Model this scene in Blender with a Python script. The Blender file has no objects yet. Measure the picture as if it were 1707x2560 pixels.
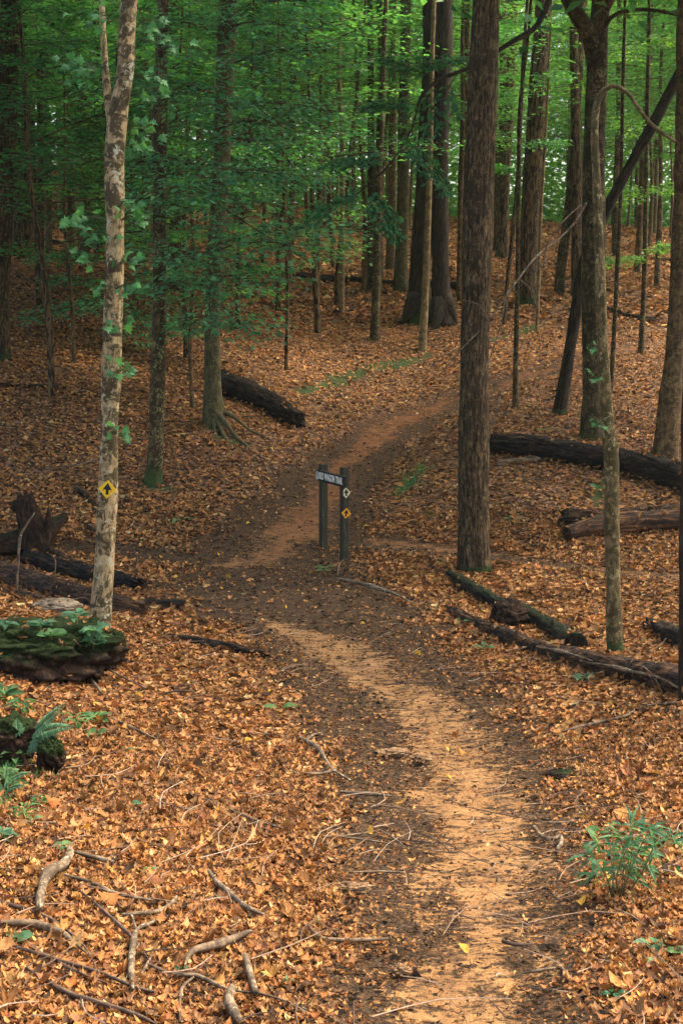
import bpy, math, random
import numpy as np
from mathutils import Vector

R_ = math.radians
rng = np.random.default_rng(7)
random.seed(7)
S = bpy.context.scene
C = S.collection

# ------------------------------------------------------------------ camera, sky, sun, exposure
CAM_Z, PITCH, LENS = 1.65, R_(8.0), 50.0
cd = bpy.data.cameras.new('camera')
cd.sensor_fit = 'VERTICAL'; cd.sensor_height = 36.0; cd.lens = LENS
cd.clip_start = 0.05; cd.clip_end = 600
cam = bpy.data.objects.new('camera', cd); C.objects.link(cam)
cam.location = (0, 0, CAM_Z); cam.rotation_euler = (R_(90) - PITCH, 0, 0)
S.camera = cam

SUN_EL, SUN_AZ = R_(56), R_(66)       # azimuth clockwise from +Y
W = bpy.data.worlds.new('World'); S.world = W; W.use_nodes = True
wn = W.node_tree.nodes; wn.clear()
wo = wn.new('ShaderNodeOutputWorld'); wb = wn.new('ShaderNodeBackground'); ws = wn.new('ShaderNodeTexSky')
ws.sky_type = 'NISHITA'; ws.sun_disc = False; ws.sun_elevation = SUN_EL; ws.sun_rotation = SUN_AZ
ws.air_density = 1.0; ws.dust_density = 6.0; ws.ozone_density = 0.2
wb.inputs['Strength'].default_value = 0.15
W.node_tree.links.new(ws.outputs[0], wb.inputs[0]); W.node_tree.links.new(wb.outputs[0], wo.inputs[0])
sd = bpy.data.lights.new('sun', 'SUN'); sd.energy = 1.5; sd.angle = R_(22); sd.color = (1.0, 0.88, 0.70)
sun = bpy.data.objects.new('sun', sd); C.objects.link(sun)
sdir = Vector((math.sin(SUN_AZ) * math.cos(SUN_EL), math.cos(SUN_AZ) * math.cos(SUN_EL), math.sin(SUN_EL)))
sun.rotation_euler = sdir.to_track_quat('Z', 'Y').to_euler(); sun.location = (20, 10, 30)
S.view_settings.view_transform = 'Standard'; S.view_settings.look = 'None'
S.view_settings.exposure = 1.75; S.view_settings.gamma = 1.0
S.view_settings.use_curve_mapping = False
S.cycles.max_bounces = 9; S.cycles.diffuse_bounces = 6; S.cycles.transmission_bounces = 6
S.cycles.glossy_bounces = 2; S.cycles.use_denoising = True
S.cycles.sample_clamp_indirect = 6.0

# ------------------------------------------------------------------ numpy helpers
def hash3(i, j, k, seed):
    n = (i * 374761393 + j * 668265263 + k * 2147483647 + seed * 974634541) & 0xFFFFFFFF
    n = ((n ^ (n >> 13)) * 1274126177) & 0xFFFFFFFF
    n = (n ^ (n >> 16)) & 0xFFFFFFFF
    return n.astype(np.float64) / 4294967295.0

def vnoise(p, seed=0):
    p = np.asarray(p, float)
    i = np.floor(p).astype(np.int64); f = p - i
    u = f * f * (3 - 2 * f)
    out = 0
    for dx in (0, 1):
        wx = u[:, 0] if dx else 1 - u[:, 0]
        for dy in (0, 1):
            wy = u[:, 1] if dy else 1 - u[:, 1]
            for dz in (0, 1):
                wz = u[:, 2] if dz else 1 - u[:, 2]
                out = out + wx * wy * wz * hash3(i[:, 0] + dx, i[:, 1] + dy, i[:, 2] + dz, seed)
    return out * 2 - 1

def noise2(x, y, s, seed=0):
    return vnoise(np.stack([x / s, y / s, np.zeros_like(x) + 0.5], 1), seed)

def sstep(a, b, x):
    t = np.clip((x - a) / (b - a), 0, 1)
    return t * t * (3 - 2 * t)

def hermite(xs, ys, x):
    xs = np.array(xs, float); ys = np.array(ys, float)
    m = np.gradient(ys, xs)
    x = np.clip(x, xs[0], xs[-1])
    k = np.clip(np.searchsorted(xs, x) - 1, 0, len(xs) - 2)
    h = xs[k + 1] - xs[k]; t = (x - xs[k]) / h
    return ((2*t**3 - 3*t**2 + 1) * ys[k] + (t**3 - 2*t**2 + t) * h * m[k]
            + (-2*t**3 + 3*t**2) * ys[k + 1] + (t**3 - t**2) * h * m[k + 1])

# ------------------------------------------------------------------ the terrain
PATH_Y = [0, 4.5, 6.4, 9.6, 13, 16, 19, 24]
PATH_X = [0.2, 0.38, 0.60, 0.52, 0.06, -0.41, -0.78, -0.9]
def H(x, y):
    x = np.asarray(x, float); y = np.asarray(y, float)
    z = hermite([-8, 0, 4.5, 8, 12.4, 17, 20, 22.5, 25, 33, 45, 60, 90, 160],
                [0.5, 0.0, -0.72, -1.15, -1.5, -1.78, -1.74, -1.3, -0.72, 1.25, 3.2, 5.1, 7.6, 13], y)
    # hill on the left, behind the junction
    t = np.maximum(0, -x - 0.2)
    z = z + 5.0 * (1 - np.exp(-0.21 * t / 5.0)) * sstep(18.5, 26, y + 0.15 * t)
    # a shallow draw the upper trail climbs through
    ax = 0.5 + 0.16 * np.maximum(0, y - 24)
    z = z - 0.25 * np.exp(-((x - ax) / 1.3) ** 2) * sstep(20, 24, y) * (1 - sstep(30, 36, y))
    # right side drops a little beyond the slim tree
    z = z - 0.05 * np.maximum(0, x - 3) * sstep(20, 30, y)
    # banks of the sunken trail in the foreground
    xp = np.interp(y, PATH_Y, PATH_X)
    near = 1 - sstep(13.5, 18.5, y)
    tl = np.maximum(0, xp - x - 0.75)
    z = z + near * (0.17 * tl * tl / (tl + 0.5))
    tr = np.maximum(0, x - xp - 0.7)
    z = z + (1 - sstep(9, 14, y)) * (0.22 * tr * tr / (tr + 0.4))
    z = z - 0.06 * np.exp(-((x - xp) / 0.6) ** 2) * near
    z = z + 0.06 * noise2(x, y, 1.9, 1) + 0.025 * noise2(x, y, 0.6, 2) + 0.010 * noise2(x, y, 0.22, 3)
    return z

KD = 1.0887                                # photo notes were taken at 1568 px wide
F = 2560 * LENS / 36.0
def ray(u, v):
    X = (np.asarray(u, float) * KD - 853.5) / F
    Y = -(np.asarray(v, float) * KD - 1280.0) / F
    cp, sp = math.cos(PITCH), math.sin(PITCH)
    return np.stack([X, cp + Y * sp, -sp + Y * cp], -1)

def P(u, v, D):
    d = ray(u, v); return np.array([0, 0, CAM_Z]) + d * (D / d[..., 1:2])

_TS = np.concatenate([np.arange(3.0, 30, 0.02), np.arange(30, 110, 0.1)])
def hit(u, v):
    d = ray(u, v); d = d / d[1]
    zz = CAM_Z + d[2] * _TS
    g = H(d[0] * _TS, _TS)
    k = np.argmax(zz < g)
    D = _TS[k] if zz[k] < g[k] else 100.0
    return np.array([d[0] * D, D, H(np.array([d[0] * D]), np.array([D]))[0]])

def wpx(w, D): return w * KD / F * D

# trail strips: (points in photo px, half width px)
def strip(pts):
    o = []
    for u, v, w in pts:
        h = hit(u, min(v, 2500)); o.append((h[0], h[1], wpx(w, h[1])))
    return np.array(o)

SOIL = [strip([(1080, 2480, 330), (1080, 2200, 330), (1070, 1950, 320), (1010, 1750, 330), (900, 1600, 300), (800, 1500, 280), (720, 1420, 300),
               (640, 1350, 300), (620, 1280, 230), (700, 1190, 160), (770, 1110, 110), (830, 1040, 90), (930, 965, 90), (1050, 915, 80), (1180, 872, 40), (1330, 830, 32), (1450, 795, 30), (1560, 780, 26)]),
        strip([(640, 1310, 60), (480, 1290, 70), (330, 1270, 60), (150, 1255, 40), (-100, 1235, 40)]),
        strip([(680, 1240, 90), (860, 1245, 66), (1080, 1275, 52), (1300, 1300, 46), (1460, 1320, 46), (1700, 1330, 50)])]
CLAY = [strip([(1050, 2480, 185), (1055, 2352, 180), (1095, 2150, 165), (1115, 1950, 150), (1080, 1800, 160), (1020, 1680, 115), (960, 1600, 105), (850, 1550, 110), (780, 1500, 120), (690, 1455, 70), (600, 1420, 20)]),
        strip([(470, 1300, 20), (600, 1285, 60), (680, 1225, 80), (740, 1160, 50), (770, 1090, 40)]),
        strip([(770, 1080, 14), (830, 1030, 38), (880, 985, 50), (960, 950, 46), (1030, 920, 34), (1090, 905, 14)]),
        strip([(1150, 890, 12), (1200, 862, 18), (1330, 830, 18), (1400, 810, 16), (1470, 795, 26), (1520, 785, 14)]),
        strip([(860, 1240, 22), (1000, 1255, 26), (1100, 1270, 16), (1280, 1285, 22), (1420, 1310, 20), (1568, 1325, 20)])]
MOSSY = [strip([(690, 900, 24), (770, 880, 40), (840, 850, 44), (910, 840, 40), (980, 820, 26)]),
         strip([(912, 1135, 14), (940, 1110, 24), (975, 1070, 20)]),
         strip([(1130, 780, 30), (1180, 770, 30), (1230, 750, 26)]),
         strip([(1150, 1195, 10), (1180, 1190, 24), (1215, 1195, 14)]), strip([(965, 1180, 14), (1000, 1185, 16)]),
         strip([(0, 1660, 60), (30, 1720, 60), (10, 1850, 60)]), strip([(20, 1440, 90), (170, 1450, 80)]),
         strip([(1030, 1290, 20), (1110, 1310, 26)]), strip([(500, 1000, 30), (560, 1020, 30)]), strip([(330, 1120, 20), (400, 1130, 24)]),
         strip([(1380, 1100, 20), (1365, 1180, 20)])]

def sdist(strips, x, y):
    """signed nearness: 1 on the axis, 0 on the edge, negative outside (in half widths)"""
    best = np.full(x.shape, -9.0)
    for s in strips:
        for a, b in zip(s[:-1], s[1:]):
            ab = b[:2] - a[:2]; L2 = ab @ ab + 1e-9
            t = np.clip(((x - a[0]) * ab[0] + (y - a[1]) * ab[1]) / L2, 0, 1)
            dx = x - (a[0] + t * ab[0]); dy = y - (a[1] + t * ab[1])
            w = a[2] + t * (b[2] - a[2])
            best = np.maximum(best, 1 - np.sqrt(dx * dx + dy * dy) / (w + 1e-6))
    return best

def masks(x, y):
    n = 0.5 * noise2(x, y, 0.55, 11) + 0.3 * noise2(x, y, 0.17, 12) + 0.25 * noise2(x, y, 0.06, 13)
    soil = sdist(SOIL, x, y); clay = sdist(CLAY, x, y); moss = sdist(MOSSY, x, y)
    soil = sstep(-0.22, 0.40, soil + 0.65 * n) * (1 - .33 * sstep(24, 30, y))
    clay = .84 * sstep(-0.45, 1.0, clay + 1.05 * n)
    moss = sstep(0.05, 0.75, moss + 1.0 * n)
    return soil, clay, moss

# ------------------------------------------------------------------ mesh accumulator
class Acc:
    def __init__(s): s.v = []; s.f = {3: [], 4: []}; s.n = 0; s.tc = []; s.mo = []; s.co = []
    def add(s, v, f, tc=None, moss=None, col=None):
        v = np.asarray(v, float); f = np.asarray(f, np.int64)
        s.v.append(v)
        if len(f): s.f[f.shape[1]].append(f + s.n)
        k = len(v)
        s.tc.append(v if tc is None else tc)
        s.mo.append(np.zeros(k) if moss is None else np.broadcast_to(moss, (k,)))
        s.co.append(np.ones((k, 3)) * 0.5 if col is None else np.broadcast_to(col, (k, 3)))
        s.n += k
        return s.n - k
    def more_faces(s, f, base): f = np.asarray(f, np.int64); s.f[f.shape[1]].append(f + base)
    def mesh(s, name, mat, origin=(0, 0, 0), smooth=True):
        me = bpy.data.meshes.new(name)
        v = np.concatenate(s.v) - np.asarray(origin)
        fs = [(k, np.concatenate(a)) for k, a in s.f.items() if a]
        nl = sum(f.size for _, f in fs); nf = sum(len(f) for _, f in fs)
        me.vertices.add(len(v)); me.loops.add(nl); me.polygons.add(nf)
        me.vertices.foreach_set('co', v.ravel().astype(np.float32))
        me.loops.foreach_set('vertex_index', np.concatenate([f.ravel() for _, f in fs]).astype(np.int32))
        tot = np.concatenate([np.full(len(f), k) for k, f in fs]).astype(np.int32)
        st = np.concatenate([[0], np.cumsum(tot)[:-1]]).astype(np.int32)
        me.polygons.foreach_set('loop_start', st)
        me.polygons.foreach_set('loop_total', tot)
        me.polygons.foreach_set('use_smooth', np.full(nf, smooth))
        a = me.attributes.new('tc', 'FLOAT_VECTOR', 'POINT'); a.data.foreach_set('vector', np.concatenate(s.tc).ravel().astype(np.float32))
        a = me.attributes.new('moss', 'FLOAT', 'POINT'); a.data.foreach_set('value', np.concatenate(s.mo).astype(np.float32))
        co = np.concatenate(s.co); co = np.concatenate([co, np.ones((len(co), 1))], 1)
        a = me.attributes.new('col', 'FLOAT_COLOR', 'POINT'); a.data.foreach_set('color', co.ravel().astype(np.float32))
        me.update(calc_edges=True)
        if mat: me.materials.append(mat)
        return me

def link(name, me, parent=None, loc=(0, 0, 0)):
    o = bpy.data.objects.new(name, me); C.objects.link(o)
    o.location = loc
    if parent: o.parent = parent
    return o
def tag(o, label, cat, group=None, kind=None):
    o['label'] = label; o['category'] = cat
    if group: o['group'] = group
    if kind: o['kind'] = kind
    return o
def root(name, loc, label, cat, group=None):
    o = bpy.data.objects.new(name, None); C.objects.link(o); o.location = loc; o.empty_display_size = 0.2
    return tag(o, label, cat, group)

# ------------------------------------------------------------------ tubes
def resample(pts, rad, step):
    pts = np.asarray(pts, float); rad = np.asarray(rad, float)
    if len(pts) == 2:
        n = max(2, int(np.linalg.norm(pts[1] - pts[0]) / step) + 1)
        t = np.linspace(0, 1, n)[:, None]
        return pts[0] + t * (pts[1] - pts[0]), rad[0] + t[:, 0] * (rad[1] - rad[0])
    q = np.vstack([2 * pts[0] - pts[1], pts, 2 * pts[-1] - pts[-2]])
    oP, oR = [], []
    for i in range(len(pts) - 1):
        p0, p1, p2, p3 = q[i:i + 4]
        n = max(1, int(np.linalg.norm(p2 - p1) / step))
        t = (np.arange(n) / n)[:, None]
        oP.append(0.5 * (2*p1 + (p2 - p0)*t + (2*p0 - 5*p1 + 4*p2 - p3)*t**2 + (3*p1 - p0 - 3*p2 + p3)*t**3))
        oR.append(rad[i] + t[:, 0] * (rad[i + 1] - rad[i]))
    oP.append(pts[-1:]); oR.append(rad[-1:])
    return np.concatenate(oP), np.concatenate(oR)

def tube(acc, pts, rad, seg=10, step=0.2, amp=0.0, nfreq=6.0, stretch=5.0, seed=0, flare=0.0, flare_h=0.3, lobes=5,
         moss=None, ridge=False, cap=True, jag=0.0, flat=1.0):
    p, r = resample(pts, rad, step)
    n = len(p)
    T = np.gradient(p, axis=0); T /= np.linalg.norm(T, axis=1)[:, None] + 1e-12
    ref = np.array([0, 0, 1.0]) if abs(T[0, 2]) < 0.9 else np.array([1.0, 0, 0])
    N = np.zeros_like(p); N[0] = np.cross(T[0], ref); N[0] /= np.linalg.norm(N[0])
    for i in range(1, n):
        v = N[i - 1] - T[i] * (N[i - 1] @ T[i]); N[i] = v / (np.linalg.norm(v) + 1e-12)
    B = np.cross(T, N)
    L = np.concatenate([[0], np.cumsum(np.linalg.norm(np.diff(p, axis=0), axis=1))])
    th = np.arange(seg) / seg * 2 * math.pi
    ct, sn = np.cos(th), np.sin(th)
    rm = r.mean()
    tc = np.stack([np.outer(r * 0 + rm, ct), np.outer(r * 0 + rm, sn), np.outer(L, np.ones(seg))], 2)
    rr = np.repeat(r[:, None], seg, 1)
    if flare:
        e = np.exp(-L / flare_h)[:, None]
        ph = seed * 1.7
        lob = 0.5 + 0.5 * np.cos(lobes * th + ph) + 0.35 * np.cos((lobes - 2) * th + 2 * ph)
        rr = rr * (1 + flare * e * (0.45 + 0.8 * lob[None, :]))
    if amp:
        q = tc.reshape(-1, 3) * np.array([1, 1, 1 / stretch]) * nfreq
        a = vnoise(q, seed) * 0.6 + vnoise(q * 2.3, seed + 5) * 0.4
        if ridge: a = 1 - 2.2 * np.abs(a)
        big = vnoise(tc.reshape(-1, 3) * np.array([1, 1, 0.6]) * 2.2 / max(rm * 8, .3), seed + 9)
        rr = rr + (a * amp + big * amp * 1.3).reshape(n, seg)
    v = p[:, None, :] + (rr * ct)[:, :, None] * N[:, None, :] + (rr * sn * flat)[:, :, None] * B[:, None, :]
    if jag:
        for e_, sg in ((0, -1), (n - 1, 1)):
            j = vnoise(np.stack([ct * 3, sn * 3, np.zeros(seg) + seed + e_], 1), seed + 3) * jag
            v[e_] += sg * T[e_] * j[:, None]
    a0 = np.arange(n - 1)[:, None] * seg + np.arange(seg)[None]
    a1 = np.arange(n - 1)[:, None] * seg + (np.arange(seg)[None] + 1) % seg
    f = np.stack([a0, a1, a1 + seg, a0 + seg], 2).reshape(-1, 4)
    vv = v.reshape(-1, 3); tt = tc.reshape(-1, 3)
    if callable(moss):
        nr = (v - p[:, None, :]); nr /= np.linalg.norm(nr, axis=2)[:, :, None] + 1e-9
        mo = moss(vv, nr.reshape(-1, 3), np.repeat(L, seg))
    else: mo = np.zeros(len(vv)) + (moss or 0)
    base = acc.add(vv, f, tt, mo)
    if cap:
        for e_, flip in ((0, True), (n - 1, False)):
            c = acc.add(p[e_:e_ + 1] + T[e_] * (-0.15 if flip else -0.15) * r[e_] * (-1 if flip else 1), np.zeros((0, 3), int), np.array([[0, 0, L[e_]]]))
            ii = base + e_ * seg + np.arange(seg); jj = base + e_ * seg + (np.arange(seg) + 1) % seg
            tri = np.stack([jj, ii, np.full(seg, c)], 1) if flip else np.stack([ii, jj, np.full(seg, c)], 1)
            acc.f[3].append(tri)
    return p, T

def blob(acc, c, rx, ry, rz, amp, freq, seed, moss=None, rot=0, nu=48, nv=28, cut=None):
    u = np.arange(nu) / nu * 2 * math.pi; v = np.linspace(0, math.pi, nv)
    U, V = np.meshgrid(u, v)
    d = np.stack([np.cos(U) * np.sin(V), np.sin(U) * np.sin(V), np.cos(V)], 2).reshape(-1, 3)
    k = 1 + amp * vnoise(d * freq, seed) + amp * .65 * vnoise(d * freq * 2.3, seed + 1) + amp * .35 * vnoise(d * freq * 6, seed + 2)
    q = np.sign(d) * np.abs(d) ** 0.93
    w = q * k[:, None] * np.array([rx, ry, rz])
    cr, sr = math.cos(rot), math.sin(rot)
    w = np.stack([w[:, 0] * cr - w[:, 1] * sr, w[:, 0] * sr + w[:, 1] * cr, w[:, 2]], 1)
    if cut is not None: w[:, 2] = np.where(w[:, 2] > cut, cut + (w[:, 2] - cut) * .35, w[:, 2])
    a0 = np.arange(nv - 1)[:, None] * nu + np.arange(nu)[None]; a1 = np.arange(nv - 1)[:, None] * nu + (np.arange(nu)[None] + 1) % nu
    f = np.stack([a0, a0 + nu, a1 + nu, a1], 2).reshape(-1, 4)
    mo = moss(w + c, d, None) if callable(moss) else (moss or 0)
    acc.add(w + np.asarray(c), f, w, mo)

# ------------------------------------------------------------------ leaves
def fan(out, curl=0.0, cup=0.0, twist=0.0, droop=0.0, seed=0, jitter=0.0):
    """outline (x along the leaf 0..1, y across) -> triangle fan with curl"""
    out = np.asarray(out, float)
    v = np.vstack([[0.45, 0], out]); x, y = v[:, 0], v[:, 1]
    z = curl * (x - .45) ** 2 * 2 + cup * np.abs(y) * 1.6 + twist * x * y * 3 - droop * x * x
    if jitter: z = z + vnoise(np.stack([x * 6, y * 6, z * 0 + seed], 1), seed) * jitter
    n = len(out)
    f = np.array([(0, 1 + i, 1 + (i + 1) % n) for i in range(n)])
    return np.stack([x, y, z], 1), f
OAK = [(0, .03), (.16, .10), (.24, .24), (.33, .12), (.46, .33), (.56, .15), (.70, .27), (.78, .13), (1, 0), (.78, -.13), (.70, -.27), (.56, -.15), (.46, -.33), (.33, -.12), (.24, -.24), (.16, -.10), (0, -.03)]
MAPLE = [(0, .02), (.13, .17), (-.02, .38), (.22, .28), (.30, .60), (.46, .22), (.62, .34), (.68, .13), (1, 0), (.68, -.13), (.62, -.34), (.46, -.22), (.30, -.60), (.22, -.28), (-.02, -.38), (.13, -.17), (0, -.02)]
OVAL = [(0, 0), (.2, .17), (.5, .25), (.8, .14), (1, 0), (.8, -.14), (.5, -.25), (.2, -.17)]
LANCE = [(0, 0), (.2, .075), (.5, .095), (.8, .05), (1, 0), (.8, -.05), (.5, -.095), (.2, -.075)]
ROUND = [(0, 0), (.05, .28), (.35, .42), (.75, .34), (1, 0), (.75, -.34), (.35, -.42), (.05, -.28)]
SCRAP = [(0, .1), (.3, .28), (.7, .2), (1, .05), (.8, -.2), (.4, -.14), (.1, -.22)]
HEXA = [(0, 0), (.3, .26), (.72, .2), (1, 0), (.72, -.2), (.3, -.26)]
def QUAD(fold=0.12):
    return np.array([[0, 0, 0], [.48, .27, fold], [1, 0, -.03], [.48, -.27, fold]]), np.array([(0, 2, 1), (0, 3, 2)])

def leaves(acc, pos, d, nrm, size, col, proto):
    """instances of a proto leaf: d = growth direction, nrm = upper face"""
    v, f = proto
    d = d / (np.linalg.norm(d, axis=1)[:, None] + 1e-9)
    b = np.cross(nrm, d); b /= np.linalg.norm(b, axis=1)[:, None] + 1e-9
    n = np.cross(d, b)
    V = pos[:, None] + size[:, None, None] * (v[None, :, 0:1] * d[:, None] + v[None, :, 1:2] * b[:, None] + v[None, :, 2:3] * n[:, None])
    k, m = len(pos), len(v)
    Fc = (f[None] + (np.arange(k) * m)[:, None, None]).reshape(-1, 3)
    acc.add(V.reshape(-1, 3), Fc, None, None, np.repeat(col, m, 0))

def rand_dirs(n, up=1.0, spread=0.4):
    q = rng.normal(size=(n, 3)) * spread; q[:, 2] += up
    return q / np.linalg.norm(q, axis=1)[:, None]

# ------------------------------------------------------------------ materials
class NT:
    def __init__(s, name):
        m = bpy.data.materials.new(name); m.use_nodes = True; s.m = m
        s.t = m.node_tree; s.t.nodes.clear()
        s.out = s.n('ShaderNodeOutputMaterial')
    def n(s, t, **kw):
        o = s.t.nodes.new(t)
        for k, v in kw.items():
            if k.startswith('i_'): o.inputs[k[2:].replace('_', ' ')].default_value = v
            else: setattr(o, k, v)
        return o
    def l(s, a, b): s.t.links.new(a, b)
    def attr(s, name): return s.n('ShaderNodeAttribute', attribute_name=name)
    def scaled(s, vec, sc):
        o = s.n('ShaderNodeMapping'); o.inputs['Scale'].default_value = sc; s.l(vec, o.inputs['Vector']); return o.outputs[0]
    def noise(s, vec, scale, detail=4, rough=.6, dist=0.0):
        o = s.n('ShaderNodeTexNoise'); o.inputs['Scale'].default_value = scale; o.inputs['Detail'].default_value = detail
        o.inputs['Roughness'].default_value = rough; o.inputs['Distortion'].default_value = dist
        s.l(vec, o.inputs['Vector']); return o.outputs['Fac']
    def ramp(s, fac, stops):
        o = s.n('ShaderNodeValToRGB'); e = o.color_ramp.elements
        while len(e) < len(stops): e.new(0.5)
        for q, (p, c) in zip(e, stops):
            q.position = p; q.color = (c, c, c, 1) if not hasattr(c, '__len__') else (*c, 1)
        s.l(fac, o.inputs[0]); return o.outputs[0]
    def mix(s, fac, a, b, blend='MIX'):
        o = s.n('ShaderNodeMix', data_type='RGBA', blend_type=blend)
        for x, k in ((fac, 0), (a, 6), (b, 7)):
            if hasattr(x, 'is_linked'): s.l(x, o.inputs[k])
            elif hasattr(x, '__len__'): o.inputs[k].default_value = (*x, 1)
            else: o.inputs[k].default_value = x
        return o.outputs[2]
    def math(s, op, a, b=0.0, clamp=False):
        o = s.n('ShaderNodeMath', operation=op, use_clamp=clamp)
        for x, k in ((a, 0), (b, 1)):
            if hasattr(x, 'is_linked'): s.l(x, o.inputs[k])
            else: o.inputs[k].default_value = x
        return o.outputs[0]
    def bump(s, h, strength=.5, dist=.02, nrm=None):
        o = s.n('ShaderNodeBump'); o.inputs['Strength'].default_value = strength; o.inputs['Distance'].default_value = dist
        s.l(h, o.inputs['Height'])
        if nrm is not None: s.l(nrm, o.inputs['Normal'])
        return o.outputs[0]
    def pbr(s, col, rough=.85, nrm=None, spec=.3):
        o = s.n('ShaderNodeBsdfPrincipled'); o.inputs['Specular IOR Level'].default_value = spec
        if hasattr(col, 'is_linked'): s.l(col, o.inputs['Base Color'])
        else: o.inputs['Base Color'].default_value = (*col, 1)
        if hasattr(rough, 'is_linked'): s.l(rough, o.inputs['Roughness'])
        else: o.inputs['Roughness'].default_value = rough
        if nrm is not None: s.l(nrm, o.inputs['Normal'])
        s.l(o.outputs[0], s.out.inputs[0]); return o

def bark(name, dark, mid, light, scale=14, stretch=7, bump=.6, bdist=.02, lichen=0.0, blotch=None, blotch_amt=0.5, band=0.0,
         lich_col=(.42, .46, .36), moss_col=(.035, .055, .012), ramp=(.36, .5, .66), rough=.9, patch=None):
    t = NT(name)
    tc = t.attr('tc').outputs['Vector']
    v = t.scaled(tc, (1, 1, 1 / stretch))
    n1 = t.noise(v, scale, 6, .68, .4)
    n2 = t.noise(v, scale * 3.1, 4, .6)
    h = t.math('ADD', n1, t.math('MULTIPLY', n2, .35))
    h = t.math('SUBTRACT', h, .17)
    c = t.ramp(h, [(ramp[0], dark), (ramp[1], mid), (ramp[2], light)])
    if patch is not None:
        vb = t.scaled(tc, (1, 1, .55))
        b = t.ramp(t.noise(vb, 6, 4, .6, .4), [(.47, 0.0), (.56, 1.0)])
        c = t.mix(t.math('MULTIPLY', b, .75), c, t.mix(t.math('MULTIPLY', n2, 1.0), patch, mid))
    if blotch is not None:
        vb = t.scaled(tc, (1, 1, .8))
        b = t.math('ADD', t.math('MULTIPLY', t.noise(vb, 11, 5, .7, .6), .75), t.math('MULTIPLY', t.noise(tc, 1.6, 2, .5), .3))
        b = t.ramp(b, [(.615 - .2 * blotch_amt, 0.0), (.675 - .2 * blotch_amt, 1.0)])
        c = t.mix(t.math('MULTIPLY', b, .9), c, blotch)
    if band:
        vb = t.scaled(tc, (.25, .25, 1))
        b = t.ramp(t.noise(vb, 7, 4, .6), [(.52, 0.0), (.62, 1.0)])
        c = t.mix(t.math('MULTIPLY', b, band), c, dark)
    if lichen:
        lz = t.noise(t.scaled(tc, (1, 1, .8)), 30, 5, .7, .3); big = t.noise(tc, 3.5, 3, .5)
        lm = t.ramp(t.math('ADD', t.math('MULTIPLY', lz, .7), t.math('MULTIPLY', big, .45)), [(.665 - .08 * lichen, 0.0), (.70 - .08 * lichen, 1.0)])
        c = t.mix(t.math('MULTIPLY', lm, .9), c, lich_col)
    mo = t.attr('moss').outputs['Fac']
    mn = t.noise(tc, 22, 5, .7)
    mm = t.ramp(t.math('ADD', mo, t.math('MULTIPLY', t.math('SUBTRACT', mn, .5), 1.3)), [(.42, 0.0), (.62, 1.0)])
    mcol = t.mix(t.noise(tc, 60, 3, .6), tuple(.5 * x for x in moss_col), tuple(1.9 * x for x in moss_col))
    c = t.mix(mm, c, mcol)
    hh = t.math('ADD', h, t.math('MULTIPLY', t.math('MULTIPLY', mm, t.noise(tc, 90, 3, .7)), .8))
    t.pbr(c, rough, t.bump(hh, bump, bdist), .25)
    return t.m

M = {}
M['ridged'] = bark('ridged_brown_bark', (.014, .009, .004), (.085, .054, .022), (.235, .155, .070), 40, 6, 1.0, .05, ramp=(.40, .52, .66), blotch=(.045, .030, .013), blotch_amt=.45)
M['pale'] = bark('pale_mottled_bark', (.085, .062, .028), (.33, .24, .11), (.54, .41, .21), 40, 5, .9, .018, lichen=.2, blotch=(.034, .026, .010), blotch_amt=.575, band=.5, patch=(.58, .41, .20), lich_col=(.46, .46, .31))
M['olive'] = bark('olive_mottled_bark', (0.056, 0.040, 0.014), (0.151, 0.108, 0.042), (0.280, 0.200, 0.083), 30, 4, .7, .014, lichen=.25, blotch=(0.047, 0.038, 0.011), blotch_amt=.6, band=.5, lich_col=(0.336, 0.290, 0.130))
M['olivedark'] = bark('dark_olive_bark', (0.028, 0.020, 0.009), (0.084, 0.058, 0.023), (0.168, 0.118, 0.048), 30, 4, .8, .016, lichen=.15, blotch=(0.025, 0.018, 0.006), blotch_amt=.6, band=.45, lich_col=(0.224, 0.190, 0.086))
M['lichen'] = bark('lichen_dark_bark', (0.034, 0.023, 0.009), (0.095, 0.062, 0.024), (0.190, 0.125, 0.050), 28, 4, .8, .016, lichen=.45, blotch=(0.029, 0.021, 0.007), blotch_amt=.66, band=.3, lich_col=(0.224, 0.210, 0.086))
M['beech'] = bark('smooth_grey_bark', (0.056, 0.046, 0.019), (0.095, 0.078, 0.032), (0.157, 0.125, 0.053), 16, 3, .3, .008, lichen=.3, band=.25, lich_col=(0.190, 0.170, 0.072), blotch=(0.050, 0.040, 0.014), blotch_amt=.4)
M['darkbark'] = bark('dark_furrowed_bark', (0.018, 0.011, 0.005), (0.067, 0.042, 0.018), (0.151, 0.096, 0.040), 26, 6, 1.0, .03, ramp=(0.448, 0.520, 0.461))
M['black'] = bark('black_wet_bark', (0.007, 0.005, 0.003), (0.028, 0.019, 0.010), (0.072, 0.049, 0.025), 24, 6, .9, .025)
M['brown'] = bark('warm_brown_bark', (0.045, 0.026, 0.010), (0.129, 0.078, 0.032), (0.235, 0.148, 0.061), 28, 5, .9, .02, lichen=.15, lich_col=(0.246, 0.190, 0.079), blotch=(0.050, 0.032, 0.013), blotch_amt=.5)
M['tan'] = bark('pale_tan_bark', (0.112, 0.075, 0.032), (0.246, 0.165, 0.071), (0.403, 0.280, 0.122), 22, 4, .6, .01, band=.35, blotch=(0.112, 0.080, 0.036), blotch_amt=.5)
M['rot'] = bark('rotten_wood', (.008, .005, .003), (.060, .030, .013), (.21, .105, .044), 36, 8, 1.0, .06, blotch=(.012, .008, .005), blotch_amt=.5)
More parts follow.
